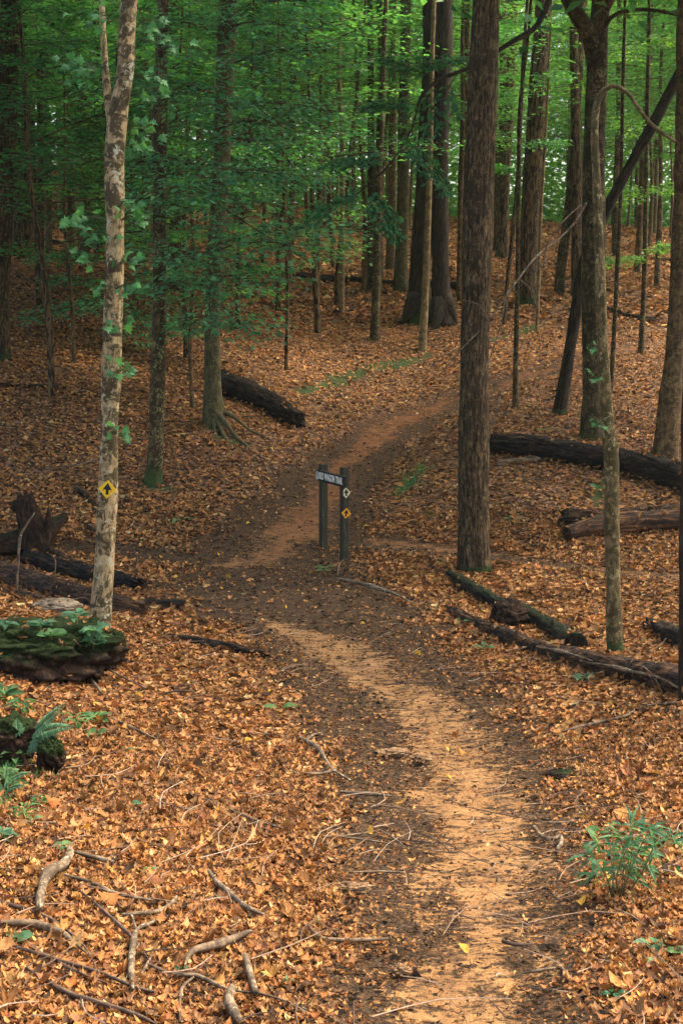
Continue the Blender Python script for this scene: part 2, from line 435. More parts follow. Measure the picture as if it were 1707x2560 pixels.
M['rotdark'] = bark('dark_wet_wood', (.004, .003, .002), (.020, .012, .006), (.095, .052, .024), 34, 7, 1.0, .06, blotch=(.006, .005, .004), blotch_amt=.6, moss_col=(.022, .030, .007))
M['rotorange'] = bark('orange_rotten_wood', (.012, .007, .004), (.07, .036, .017), (.28, .13, .05), 26, 9, 1.0, .035, blotch=(.02, .012, .008), blotch_amt=.5)
M['stick'] = bark('weathered_stick', (.06, .04, .024), (.17, .115, .066), (.32, .225, .135), 60, 6, .7, .005, lichen=.2, lich_col=(.42, .40, .28), blotch=(.06, .042, .025), blotch_amt=.6)
M['birch'] = bark('pale_stick', (.06, .042, .024), (.21, .15, .086), (.38, .285, .175), 45, 4, 1.0, .008, lichen=.3, lich_col=(.46, .43, .30), blotch=(.075, .052, .03), blotch_amt=.66)
M['darkstick'] = bark('dark_stick', (.02, .014, .010), (.075, .048, .032), (.18, .115, .075), 60, 7, .5, .004)
M['redstick'] = bark('reddish_stick', (.06, .03, .018), (.20, .095, .05), (.36, .20, .11), 60, 7, .5, .004)

def rock_mat():
    t = NT('mossy_stone'); tc = t.attr('tc').outputs['Vector']
    n = t.noise(tc, 9, 7, .65)
    c = t.ramp(n, [(.35, (.07, .05, .032)), (.5, (.21, .155, .095)), (.66, (.36, .28, .18))])
    mo = t.attr('moss').outputs['Fac']; mn = t.noise(tc, 14, 6, .72)
    mm = t.ramp(t.math('ADD', mo, t.math('MULTIPLY', t.math('SUBTRACT', mn, .5), 1.4)), [(.40, 0.0), (.60, 1.0)])
    mc = t.ramp(t.noise(tc, 40, 4, .7), [(.3, (.008, .014, .004)), (.5, (.030, .048, .010)), (.72, (.105, .13, .022))])
    c = t.mix(mm, c, mc)
    h = t.math('ADD', n, t.math('MULTIPLY', mm, t.noise(tc, 110, 4, .8)))
    t.pbr(c, .95, t.bump(h, .9, .02), .15); return t.m
M['rock'] = rock_mat()
def soilchunk():
    t = NT('rotted_stump_wood'); tc = t.attr('tc').outputs['Vector']
    n = t.noise(t.scaled(tc, (1, 1, .5)), 18, 8, .72)
    c = t.ramp(n, [(.36, (.006, .004, .003)), (.52, (.030, .017, .010)), (.68, (.11, .058, .028))])
    mo = t.attr('moss').outputs['Fac']; mn = t.noise(tc, 20, 6, .72)
    mm = t.ramp(t.math('ADD', mo, t.math('MULTIPLY', t.math('SUBTRACT', mn, .5), 1.4)), [(.40, 0.0), (.60, 1.0)])
    c = t.mix(mm, c, t.ramp(t.noise(tc, 50, 4, .7), [(.3, (.006, .011, .003)), (.5, (.024, .042, .010)), (.72, (.075, .105, .020))]))
    t.pbr(c, .95, t.bump(t.math('ADD', n, t.math('MULTIPLY', mm, t.noise(tc, 120, 3, .7))), 1.0, .03), .15); return t.m
M['chunk'] = soilchunk()
def claystone():
    t = NT('clay_coated_stone'); tc = t.attr('tc').outputs['Vector']; n = t.noise(tc, 25, 7, .7)
    t.pbr(t.ramp(n, [(.32, (.10, .055, .026)), (.5, (.25, .145, .068)), (.68, (.42, .27, .14))]), .95, t.bump(n, 1.0, .015), .15); return t.m
M['claystone'] = claystone()

def leafmat(name, trans=.35, rough=.55, spec=.35, veins=0.0, tint=1.35):
    t = NT(name); c = t.attr('col').outputs['Color']
    p = t.n('ShaderNodeBsdfPrincipled'); p.inputs['Roughness'].default_value = rough; p.inputs['Specular IOR Level'].default_value = spec
    t.l(c, p.inputs['Base Color'])
    tr = t.n('ShaderNodeBsdfTranslucent'); g = t.mix(1.0, c, (tint, tint, tint * .55), 'MULTIPLY'); t.l(g, tr.inputs[0])
    mx = t.n('ShaderNodeMixShader'); mx.inputs[0].default_value = trans
    t.l(p.outputs[0], mx.inputs[1]); t.l(tr.outputs[0], mx.inputs[2]); t.l(mx.outputs[0], t.out.inputs[0])
    return t.m
M['green'] = leafmat('green_leaf', .5, .5, .35)
M['moss_blade'] = leafmat('grass_blade', .3, .6, .3)
def litter_mat():
    t = NT('dead_leaf'); c = t.attr('col').outputs['Color']
    g = t.n('ShaderNodeNewGeometry').outputs['Position']
    n = t.noise(g, 60, 4, .65)
    c = t.mix(1.0, c, t.ramp(n, [(.3, .62), (.7, 1.3)]), 'MULTIPLY')
    p = t.n('ShaderNodeBsdfPrincipled'); p.inputs['Roughness'].default_value = .75; p.inputs['Specular IOR Level'].default_value = .2
    t.l(c, p.inputs['Base Color']); t.l(t.bump(n, .4, .004), p.inputs['Normal'])
    tr = t.n('ShaderNodeBsdfTranslucent'); t.l(c, tr.inputs[0])
    mx = t.n('ShaderNodeMixShader'); mx.inputs[0].default_value = .18
    t.l(p.outputs[0], mx.inputs[1]); t.l(tr.outputs[0], mx.inputs[2]); t.l(mx.outputs[0], t.out.inputs[0])
    return t.m
M['litter'] = litter_mat()

def ground_mat():
    t = NT('forest_floor')
    g = t.n('ShaderNodeNewGeometry').outputs['Position']
    gm = t.n('ShaderNodeSeparateColor'); t.l(t.attr('col').outputs['Color'], gm.inputs[0])
    soil, clay, moss = gm.outputs[0], gm.outputs[1], gm.outputs[2]
    vo = t.n('ShaderNodeTexVoronoi'); vo.inputs['Scale'].default_value = 17; vo.inputs['Randomness'].default_value = 1.0
    nz = t.n('ShaderNodeTexNoise'); nz.inputs['Scale'].default_value = 9; nz.inputs['Detail'].default_value = 3; t.l(g, nz.inputs['Vector'])
    warp = t.mix(.12, g, nz.outputs['Color'], 'ADD'); t.l(warp, vo.inputs['Vector'])
    vs = t.n('ShaderNodeSeparateColor'); t.l(vo.outputs['Color'], vs.inputs[0])
    leaf = t.ramp(vs.outputs[0], [(.0, (.035, .018, .010)), (.35, (.12, .058, .028)), (.7, (.25, .125, .06)), (1, (.36, .20, .10))])
    leaf = t.mix(1.0, leaf, t.ramp(vo.outputs['Distance'], [(.0, 1.0), (.55, .75), (.8, .3)]), 'MULTIPLY')
    n1 = t.noise(g, 5, 8, .7); n2 = t.noise(g, 34, 5, .7); n3 = t.noise(g, 110, 3, .7)
    sv = t.math('ADD', t.math('MULTIPLY', n2, .6), t.math('MULTIPLY', n3, .4))
    sc = t.ramp(sv, [(.34, (.016, .010, .006)), (.5, (.064, .036, .016)), (.64, (.15, .082, .034)), (.74, (.26, .145, .060))])
    cc = t.ramp(t.math('ADD', t.math('MULTIPLY', n1, .6), t.math('MULTIPLY', n3, .4)), [(.3, (.13, .060, .024)), (.5, (.33, .168, .060)), (.68, (.50, .287, .110))])
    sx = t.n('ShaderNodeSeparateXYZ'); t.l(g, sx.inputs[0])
    cc = t.mix(t.ramp(t.math('MULTIPLY', sx.outputs[1], 1 / 40.0), [(.40, 0.0), (.55, .8)]), cc, t.mix(1.0, cc, (.52, .36, .32), 'MULTIPLY'))  # redder clay farther up, its colour also darkened for the shade there
    cm = t.math('ADD', clay, t.math('MULTIPLY', t.math('SUBTRACT', t.math('ADD', t.math('MULTIPLY', n2, .6), t.math('MULTIPLY', n1, .4)), .5), 3.6))
    n4 = t.noise(t.scaled(g, (1.0, 2.2, 1)), 7, 5, .65)
    cm = t.math('ADD', cm, t.math('MULTIPLY', t.math('SUBTRACT', n4, .5), 3.4))
    cmask = t.ramp(cm, [(.32, 0.0), (.74, 1.0)])
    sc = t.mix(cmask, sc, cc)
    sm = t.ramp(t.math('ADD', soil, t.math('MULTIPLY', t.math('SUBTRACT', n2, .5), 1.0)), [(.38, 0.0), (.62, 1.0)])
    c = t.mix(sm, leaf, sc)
    mc = t.ramp(n3, [(.3, (.012, .022, .006)), (.5, (.035, .06, .014)), (.7, (.085, .115, .025))])
    mm = t.ramp(t.math('ADD', moss, t.math('MULTIPLY', t.math('SUBTRACT', n2, .5), 1.2)), [(.45, 0.0), (.7, .9)])
    c = t.mix(mm, c, mc)
    h = t.math('ADD', t.math('MULTIPLY', n2, .8), t.math('MULTIPLY', n3, .4))
    h = t.math('ADD', h, t.math('MULTIPLY', vo.outputs['Distance'], -.4))
    t.pbr(c, .92, t.bump(h, .9, .03), .2); return t.m
M['ground'] = ground_mat()

def flatmat(name, col, rough=.6, nscale=30, var=.25):
    t = NT(name); g = t.n('ShaderNodeTexCoord').outputs['Object']
    n = t.noise(g, nscale, 5, .65)
    c = t.mix(1.0, col, t.ramp(n, [(.3, 1 - var), (.7, 1 + var)]), 'MULTIPLY')
    t.pbr(c, rough, t.bump(n, .15, .003), .35); return t.m
M['yellow'] = flatmat('yellow_painted_metal', (.78, .50, .015), .45, 22, .12)
M['amber'] = flatmat('amber_painted_metal', (.80, .36, .01), .45, 22, .12)
M['cream'] = flatmat('cream_painted_metal', (.68, .62, .36), .5, 22, .12)
M['blackpaint'] = flatmat('black_paint', (.018, .013, .016), .55, 30, .3)
M['letter'] = flatmat('cream_lettering', (.85, .80, .62), .6, 60, .15)
def woodpost():
    t = NT('weathered_green_post'); g = t.n('ShaderNodeTexCoord').outputs['Object']
    v = t.scaled(g, (1, 1, .07)); n = t.noise(v, 60, 6, .7); b = t.noise(g, 5, 4, .6)
    c = t.ramp(n, [(.35, (.016, .013, .009)), (.55, (.050, .042, .026)), (.7, (.095, .080, .045))])
    c = t.mix(t.ramp(b, [(.45, 0.0), (.65, .6)]), c, (.045, .055, .022))
    t.pbr(c, .85, t.bump(n, .7, .008), .25); return t.m
M['post'] = woodpost()
def woodboard():
    t = NT('dark_sign_board'); g = t.n('ShaderNodeTexCoord').outputs['Object']
    n = t.noise(t.scaled(g, (.08, 1, 1)), 60, 6, .7)
    c = t.ramp(n, [(.35, (.012, .010, .008)), (.6, (.034, .028, .020)), (.75, (.06, .05, .034))])
    t.pbr(c, .8, t.bump(n, .6, .006), .3); return t.m
M['board'] = woodboard()

# ------------------------------------------------------------------ ground and path
def build_ground():
    ys = [-8, -5, -3, -1, 0, .6, 1.2, 1.7, 2.1]
    y = 2.4
    while y < 170: ys.append(y); y += max(.035, .0105 * y)
    ys = np.array(ys); nx = 280
    u = np.linspace(-1, 1, nx)
    hw = 2.6 + .62 * np.maximum(ys, 0)
    X = hw[:, None] * (u * (.55 + .45 * np.abs(u)))[None]; Y = np.repeat(ys[:, None], nx, 1)
    x, y = X.ravel(), Y.ravel()
    z = H(x, y)
    soil, clay, moss = masks(x, y)
    soil = soil * (y < 75); clay = clay * (y < 75)
    z = z - .02 * soil + .012 * (soil > .3) * noise2(x, y, .12, 21) + .004 * noise2(x, y, .05, 22) * (y < 20)
    v = np.stack([x, y, z], 1); col = np.stack([soil, clay, moss], 1)
    n = len(ys)
    a = (np.arange(n - 1)[:, None] * nx + np.arange(nx - 1)[None]).ravel()
    f = np.stack([a, a + 1, a + nx + 1, a + nx], 1)
    on = soil[f].mean(1) > .5
    for name, sel in (('ground', ~on), ('dirt_path', on)):
        ff = f[sel]; used, inv = np.unique(ff, return_inverse=True)
        acc = Acc(); acc.add(v[used], inv.reshape(ff.shape), None, moss[used], col[used])
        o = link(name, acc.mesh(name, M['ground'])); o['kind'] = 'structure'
        o['label'] = 'leafy forest floor' if name == 'ground' else 'bare dirt trail of dark soil and orange clay'
build_ground()

# ------------------------------------------------------------------ leaf litter
PAL = np.array([(0.464, 0.215, 0.065), (0.536, 0.278, 0.099), (0.350, 0.152, 0.045), (0.216, 0.097, 0.033), (0.103, 0.048, 0.019), (0.618, 0.410, 0.163), (0.412, 0.163, 0.043), (0.288, 0.142, 0.053), (0.062, 0.032, 0.015), (0.515, 0.252, 0.060)])
PW = np.array([.15, .085, .18, .18, .12, .02, .08, .14, .06, .02]); PW = PW / PW.sum()
def litter_cols(n, bright=1.0):
    c = PAL[rng.choice(len(PAL), n, p=PW)] * (rng.uniform(.82, 1.18, (n, 1)))
    return np.clip(c * bright * (1 + rng.normal(0, .05, (n, 3))), .008, .75)
def slope_n(x, y):
    e = .06
    nx = -(H(x + e, y) - H(x - e, y)) / (2 * e); ny = -(H(x, y + e) - H(x, y - e)) / (2 * e)
    n = np.stack([nx, ny, np.ones_like(nx)], 1); return n / np.linalg.norm(n, axis=1)[:, None]

def scatter(y0, y1, dens, pad=1.3):
    A = (0.265 * (y0 + y1) / 2 + pad) * 2 * (y1 - y0) * 1.25
    n = int(A * dens)
    y = y0 + (y1 - y0) * rng.random(n)
    hw_max = .265 * y1 + pad
    x = rng.uniform(-hw_max, hw_max, n)
    k = np.abs(x) < .265 * y + pad
    return x[k], y[k]

def build_litter():
    acc = Acc()
    near, nw = [], []
    for q, (o_, w_) in enumerate(((OAK, .10), (OAK, .09), (OAK, .08), (MAPLE, .05), (MAPLE, .04), (OVAL, .11), (OVAL, .11), (OVAL, .10), (SCRAP, .10), (SCRAP, .08), (LANCE, .06), (HEXA, .08))):
        o2 = np.array(o_) + np.random.default_rng(q).normal(0, .035, (len(o_), 2))
        near.append(fan(o2, *[(.5, .25, .3), (-.4, .1, -.4), (.9, .5, .2), (-.6, .35, -.5), (1.1, .7, .1)][q % 5], 0, q, .09)); nw.append(w_)
    nw = np.array(nw); nw /= nw.sum()
    mid = [fan(HEXA, .6, .4, .4), fan(HEXA, -.5, .2, -.5), fan(HEXA, 1.0, .6, .2), fan(SCRAP, .6, .3, .5)]
    far = [QUAD(.15), QUAD(-.1), QUAD(.3)]
    bands = [(3.4, 6.5, 5200, .41, 0), (6.5, 9.5, 3000, .47, 0), (9.5, 14, 1600, .60, 1), (14, 22, 680, .80, 1), (22, 34, 300, 1.05, 2), (34, 58, 85, 2.0, 2), (58, 95, 24, 3.6, 2)]
    for y0, y1, dens, sc, lod in bands:
        x, y = scatter(y0, y1, dens)
        soil, clay, moss = masks(x, y)
        keep = rng.random(len(x)) < (1 - soil * (.93 + .05 * clay)) * (1 - .75 * moss)
        x, y, soil = x[keep], y[keep], soil[keep]
        n = len(x); nr = slope_n(x, y)
        tilt = rng.normal(0, .18, (n, 3)); up = nr + tilt; up /= np.linalg.norm(up, axis=1)[:, None]
        a = rng.uniform(0, 2 * math.pi, n)
        d = np.stack([np.cos(a), np.sin(a), rng.normal(0, .15, n)], 1); d -= up * (d * up).sum(1)[:, None]
        z = H(x, y) + rng.uniform(.0, .026, n) * (1 - .6 * soil) * min(sc, 1.6)
        s = rng.gamma(9, 1 / 9, n) * .078 * sc * (1 - .35 * soil)
        cl = litter_cols(n, 1.0)
        # patches of darker, wetter leaves and paler dry ones
        pt = noise2(x, y, 1.3, 31) + .6 * noise2(x, y, .4, 32)
        cl = cl * np.clip(1 + .34 * pt, .45, 1.5)[:, None]
        pos = np.stack([x, y, z], 1) - d * s[:, None] * .5
        protos, w = ((near, nw), (mid, None), (far, None))[lod]
        pick = rng.choice(len(protos), n, p=w)
        for k, pr in enumerate(protos):
            m = pick == k
            if m.any(): leaves(acc, pos[m], d[m], up[m], s[m], cl[m], pr)
    # drifts of loose, upright leaves: a few bigger ones stand proud of the rest
    x, y = scatter(3.6, 10, 16)
    soil, clay, moss = masks(x, y); k = rng.random(len(x)) < (1 - .97 * soil); x, y = x[k], y[k]; n = len(x)
    up = rand_dirs(n, .7, .6); a = rng.uniform(0, 2 * math.pi, n); d = np.stack([np.cos(a), np.sin(a), rng.uniform(0, .5, n)], 1)
    pos = np.stack([x, y, H(x, y) + .025], 1)
    cl = litter_cols(n, .9)
    for q in range(3):
        m = np.arange(n) % 3 == q
        leaves(acc, pos[m], d[m], up[m], rng.uniform(.05, .10, m.sum()), cl[m], near[(0, 3, 2)[q]])
    # yellow leaves fallen lately
    x, y = scatter(5, 24, .55); n = len(x); up = rand_dirs(n, 1, .25); a = rng.uniform(0, 6.28, n)
    d = np.stack([np.cos(a), np.sin(a), np.zeros(n)], 1)
    leaves(acc, np.stack([x, y, H(x, y) + .035], 1), d, up, rng.uniform(.05, .09, n), np.tile([[.72, .40, .05]], (n, 1)) * rng.uniform(.6, 1.1, (n, 1)), near[6])
    o = link('leaf_litter', acc.mesh('leaf_litter', M['litter'], smooth=True))
    tag(o, 'brown and orange dead leaves covering the forest floor', 'leaf litter', kind='stuff')
build_litter()

def build_debris():
    """crumbs of leaf, bark and twig trodden into the trail"""
    acc = Acc(); pr = [fan(SCRAP, .5, .3, .4), QUAD(.2), fan(LANCE, .5, .4, .2)]
    for y0, y1, dens, sc in ((3.4, 6.5, 2600, 1.0), (6.5, 10, 1500, 1.15), (10, 15, 700, 1.4), (15, 26, 240, 2.0)):
        x, y = scatter(y0, y1, dens, .6)
        soil, clay, moss = masks(x, y)
        k = (soil > .25) & (rng.random(len(x)) < np.where(clay > .5, .22, 1.0)); x, y, clay = x[k], y[k], clay[k]; n = len(x)
        up = rand_dirs(n, 1, .3); a = rng.normal(0, .7, n) + math.pi * (rng.random(n) > .5); d = np.stack([np.cos(a), np.sin(a), rng.normal(0, .12, n)], 1)
        c = litter_cols(n, .62)
        dark = rng.random(n) < .62
        c[dark] = np.array([.055, .035, .020]) * rng.uniform(.4, 1.7, (dark.sum(), 1))
        pos = np.stack([x, y, H(x, y) - .012 + rng.uniform(0, .012, n)], 1)
        s = rng.gamma(4, 1 / 4, n) * .017 * sc
        pick = rng.integers(0, 3, n)
        for q in range(3):
            m = pick == q; leaves(acc, pos[m], d[m], up[m], s[m] * (1.6 if q == 2 else 1), c[m], pr[q])
    # fine twigs and needles over the whole floor
    for y0, y1, dens in ((3.4, 8, 26), (8, 16, 6)):
        x, y = scatter(y0, y1, dens); n = len(x)
        z = H(x, y)
        for i in range(n):
            a = random.uniform(0, math.pi); L = random.choice([random.uniform(.05, .25), random.uniform(.05, .25), random.uniform(.2, .55)]); b = random.uniform(-.2, .2)
            p0 = np.array([x[i], y[i], z[i] + random.uniform(.015, .04)]); q = np.array([math.cos(a), math.sin(a), random.uniform(-.05, .1)])
            mid_ = p0 + q * L * .5 + np.array([-q[1], q[0], 0.1]) * b * L
            r = random.uniform(.0015, .004)
            base = acc.n
            tube(acc, [p0, mid_, p0 + q * L], [r, r * .9, r * .5], 4, L / 4, cap=False)
            kk = acc.n - base
            acc.co[-1] = np.tile(np.array(random.choice([(.30, .20, .12), (.14, .08, .05), (.42, .30, .20), (.07, .045, .03)])), (kk, 1))
    o = link('trail_debris', acc.mesh('trail_debris', M['litter'], smooth=False))
    tag(o, 'trodden crumbs of leaf, bark and fine twig on the trail', 'debris', kind='stuff')
build_debris()

# ------------------------------------------------------------------ foliage builders
GREENS = {'teal': np.array([(0.065, 0.228, 0.097), (0.088, 0.288, 0.123), (0.124, 0.360, 0.149), (0.047, 0.168, 0.075)]),
          'deep': np.array([(.030, .130, .052), (.044, .170, .062), (.064, .215, .070), (.022, .095, .040)]),
          'mid': np.array([(.062, .220, .058), (.082, .270, .068), (.046, .170, .048), (.12, .32, .07)]),
          'plant': np.array([(.085, .200, .095), (.115, .25, .115), (.066, .16, .078)]), 'plant2': np.array([(.10, .22, .07), (.14, .27, .085), (.075, .17, .055)]),
          'bright': np.array([(.110, .300, .055), (.15, .36, .062), (.08, .24, .050), (.24, .42, .065)]),
          'maple': np.array([(.055, .19, .062), (.072, .23, .075), (.044, .15, .052), (.09, .26, .08)])}
def green_cols(n, key, var=.2):
    g = GREENS[key]; return g[rng.integers(0, len(g), n)] * rng.uniform(1 - var, 1 + var, (n, 1))

def spray(o, d, L, nside=6, leaf=.09, per=7, droop=.12, twigs=None, flat=.28):
    """one flat layered branch: returns leaf positions, directions, normals; adds twigs to an Acc"""
    d = np.asarray(d, float); d = d / np.linalg.norm(d); o = np.asarray(o, float)
    side = np.cross(d, [0, 0, 1.0]); side /= np.linalg.norm(side) + 1e-9
    pos, dr = [], []
    m = 8; t = np.linspace(0, 1, m)
    ax = o + np.outer(t * L, d) + np.outer(-droop * L * t ** 2, [0, 0, 1]) + np.outer(np.sin(t * 5 + random.random() * 6) * .03 * L, side)
    if twigs is not None: tube(twigs, ax, np.linspace(.0065, .002, m) * max(L, .6) ** .8, 4, L / 5, cap=False)
    def along(a, b, cnt, dirv):
        for k in range(cnt):
            s = (k + .6) / cnt; p = a + (b - a) * s
            sg = 1 if k % 2 else -1
            sd = np.cross(dirv, [0, 0, 1.0])
            dd = dirv * .7 + sd * sg * .75 + rng.normal(0, .25, 3) * [1, 1, .6] + np.array([0, 0, -.15])
            pos.append(p + rng.normal(0, .012, 3)); dr.append(dd)
    for i in range(nside):
        s = .22 + .74 * i / max(1, nside - 1)
        p = np.array([np.interp(s, t, ax[:, q]) for q in range(3)])
        for sg in (-1, 1):
            l = L * (.46 * (1 - s) + .14) * random.uniform(.7, 1.2)
            ang = random.uniform(.7, 1.0)
            dv = d * math.cos(ang) + side * sg * math.sin(ang) + np.array([0, 0, random.uniform(-.22, .1)])
            dv /= np.linalg.norm(dv)
            e = p + dv * l
            if twigs is not None: tube(twigs, [p, e], [.004, .0018], 3, l, cap=False)
            along(p, e, max(2, int(per * l / L * 3)), dv)
    along(ax[m // 2], ax[-1], per, d)
    pos = np.array(pos); dr = np.array(dr)
    pos[:, 2] += rng.normal(0, .035 * min(L, 2.5), len(pos))
    nr = rand_dirs(len(pos), 1, flat)
    return pos, dr, nr

def leaf_acc(parts, key, size, proto, var=.22):
    acc = Acc()
    pos = np.concatenate([q[0] for q in parts]); dr = np.concatenate([q[1] for q in parts]); nr = np.concatenate([q[2] for q in parts])
    n = len(pos); pick = rng.integers(0, len(proto), n); s = size * rng.uniform(.7, 1.25, n); c = green_cols(n, key, var)
    for k, pr in enumerate(proto):
        m = pick == k
        if m.any(): leaves(acc, pos[m], dr[m], nr[m], s[m], c[m], pr)
    return acc

# ---- understory trees (prototypes, then copies)
def understory_proto(i, Ht, h0, L, key, leaf, bk, nbr=26, lean=.3, rad=.045):
    tw = Acc()
    base = np.zeros(3)
    pts = [np.array([0, 0, -.2]), np.array([0, 0, 0.])]
    for q in range(1, 6):
        pts.append(np.array([lean * (q / 5) ** 1.4 * math.cos(i * 2.1) + random.uniform(-.08, .08), lean * (q / 5) * math.sin(i * 2.1) + random.uniform(-.08, .08), Ht * q / 5]))
    rr = [rad * 1.35, rad * 1.2] + [rad * (1 - .82 * q / 5) for q in range(1, 6)]
    tube(tw, pts, rr, 8, .25, amp=rad * .12, seed=i, flare=.5, flare_h=.15)
    P_ = np.array(pts)
    parts = []
    for b in range(nbr):
        s = (b + .5) / nbr; h = h0 + (Ht - h0) * s ** .9
        o = np.array([np.interp(h, P_[:, 2], P_[:, 0]), np.interp(h, P_[:, 2], P_[:, 1]), h])
        a = b * 2.4 + random.uniform(-.4, .4)
        l = L * (1 - .62 * s) * random.uniform(.6, 1.15)
        parts.append(spray(o, (math.cos(a), math.sin(a), random.uniform(.02, .38)), l, 6, leaf, 11, random.uniform(.02, .2), tw))
    cr = leaf_acc(parts, key, leaf, [QUAD(.10), QUAD(-.06)])
    return tw.mesh('trunk', M[bk]), cr.mesh('crown', M['green'], smooth=False)

PROTO = [understory_proto(0, 7.5, 1.9, 2.8, 'mid', .135, 'brown', 34),
         understory_proto(1, 10.5, 3.4, 3.1, 'mid', .14, 'darkbark', 38, .5, .06),
         understory_proto(2, 5.5, 1.4, 2.4, 'deep', .12, 'lichen', 28, .2, .035),
         understory_proto(3, 12.0, 3.9, 3.4, 'bright', .145, 'brown', 42, .6, .07),
         understory_proto(4, 6.5, 1.8, 2.8, 'bright', .135, 'lichen', 30, .4, .04),
         understory_proto(5, 8.5, 2.2, 3.0, 'deep', .13, 'darkbark', 36, .5, .055),
         understory_proto(6, 12.5, 4.2, 3.4, 'mid', .145, 'brown', 42, .6, .075)]

def place_understory(x, y, k, sc, rz, label, group):
    z = float(H(np.array([x]), np.array([y]))[0])
    r = root('understory_tree', (x, y, z - .05), label, 'tree', group)
    r.rotation_euler = (0, 0, rz); r.scale = (sc, sc, sc)
    tr, cr = PROTO[k]
    link('trunk', tr, r); link('crown', cr, r)

# ---- tall canopy crowns
def canopy_crown(seed, rad, ht, n_cl, per, leaf, key):
    st = np.random.default_rng(seed)
    c = st.normal(size=(n_cl, 3)); c /= np.linalg.norm(c, axis=1)[:, None]
    c = c * st.uniform(.35, 1, (n_cl, 1)) ** .6 * np.array([rad, rad, ht / 2])
    pos = np.repeat(c, per, 0) + st.normal(size=(n_cl * per, 3)) * np.array([rad * .2, rad * .2, rad * .08])
    n = len(pos)
    a = st.uniform(0, 6.28, n); d = np.stack([np.cos(a), np.sin(a), st.normal(-.2, .25, n)], 1)
    nr = st.normal(size=(n, 3)) * .35; nr[:, 2] += 1
    acc = Acc(); leaves(acc, pos, d, nr / np.linalg.norm(nr, axis=1)[:, None], leaf * st.uniform(.7, 1.3, n), green_cols(n, key), QUAD(.1))
    tw = Acc()
    for k in range(0, n_cl, 2): tube(tw, [np.array([0, 0, -ht * .5]), c[k] * .5 + np.array([0, 0, -ht * .15]), c[k]], [.09, .05, .012], 5, .8, cap=False)
    return acc.mesh('crown', M['green'], smooth=False), tw.mesh('limbs', M['darkbark'])
CROWN = [canopy_crown(1, 3.6, 6, 70, 45, .21, 'mid'), canopy_crown(2, 3.0, 5, 60, 45, .20, 'bright'), canopy_crown(3, 4.4, 7, 90, 45, .22, 'deep')]

def pole_proto(i, Ht, rad, bk):
    tw = Acc()
    pts = [np.array([0, 0, -.3])] + [np.array([random.uniform(-.1, .1) * q * .4, random.uniform(-.1, .1) * q * .4, Ht * q / 6]) for q in range(7)]
    tube(tw, pts, [rad * 1.15] + [rad * (1 - .6 * q / 6) for q in range(7)], 10, .5, amp=rad * .06, seed=i, flare=.5, flare_h=.35)
    return tw.mesh('trunk', M[bk])
POLES = [pole_proto(0, 17, .13, 'brown'), pole_proto(1, 19, .20, 'darkbark'), pole_proto(2, 15, .09, 'tan'), pole_proto(3, 18, .16, 'lichen'), pole_proto(4, 20, .25, 'darkbark'), pole_proto(5, 16, .11, 'beech')]
def place_pole(x, y, k, sc, rz, cr, label, group):
    z = float(H(np.array([x]), np.array([y]))[0])
    r = root('tall_tree', (x, y, z - .05), label, 'tree', group)
    r.rotation_euler = (random.gauss(0, .025), random.gauss(0, .025), rz); r.scale = (sc, sc, sc)
    link('trunk', POLES[k], r)
    if y < 62: return
    o = link('crown', CROWN[cr][0], r); o.location = (0, 0, (15.5, 15, 16.5)[cr]); l = link('limb', CROWN[cr][1], r); l.location = o.location

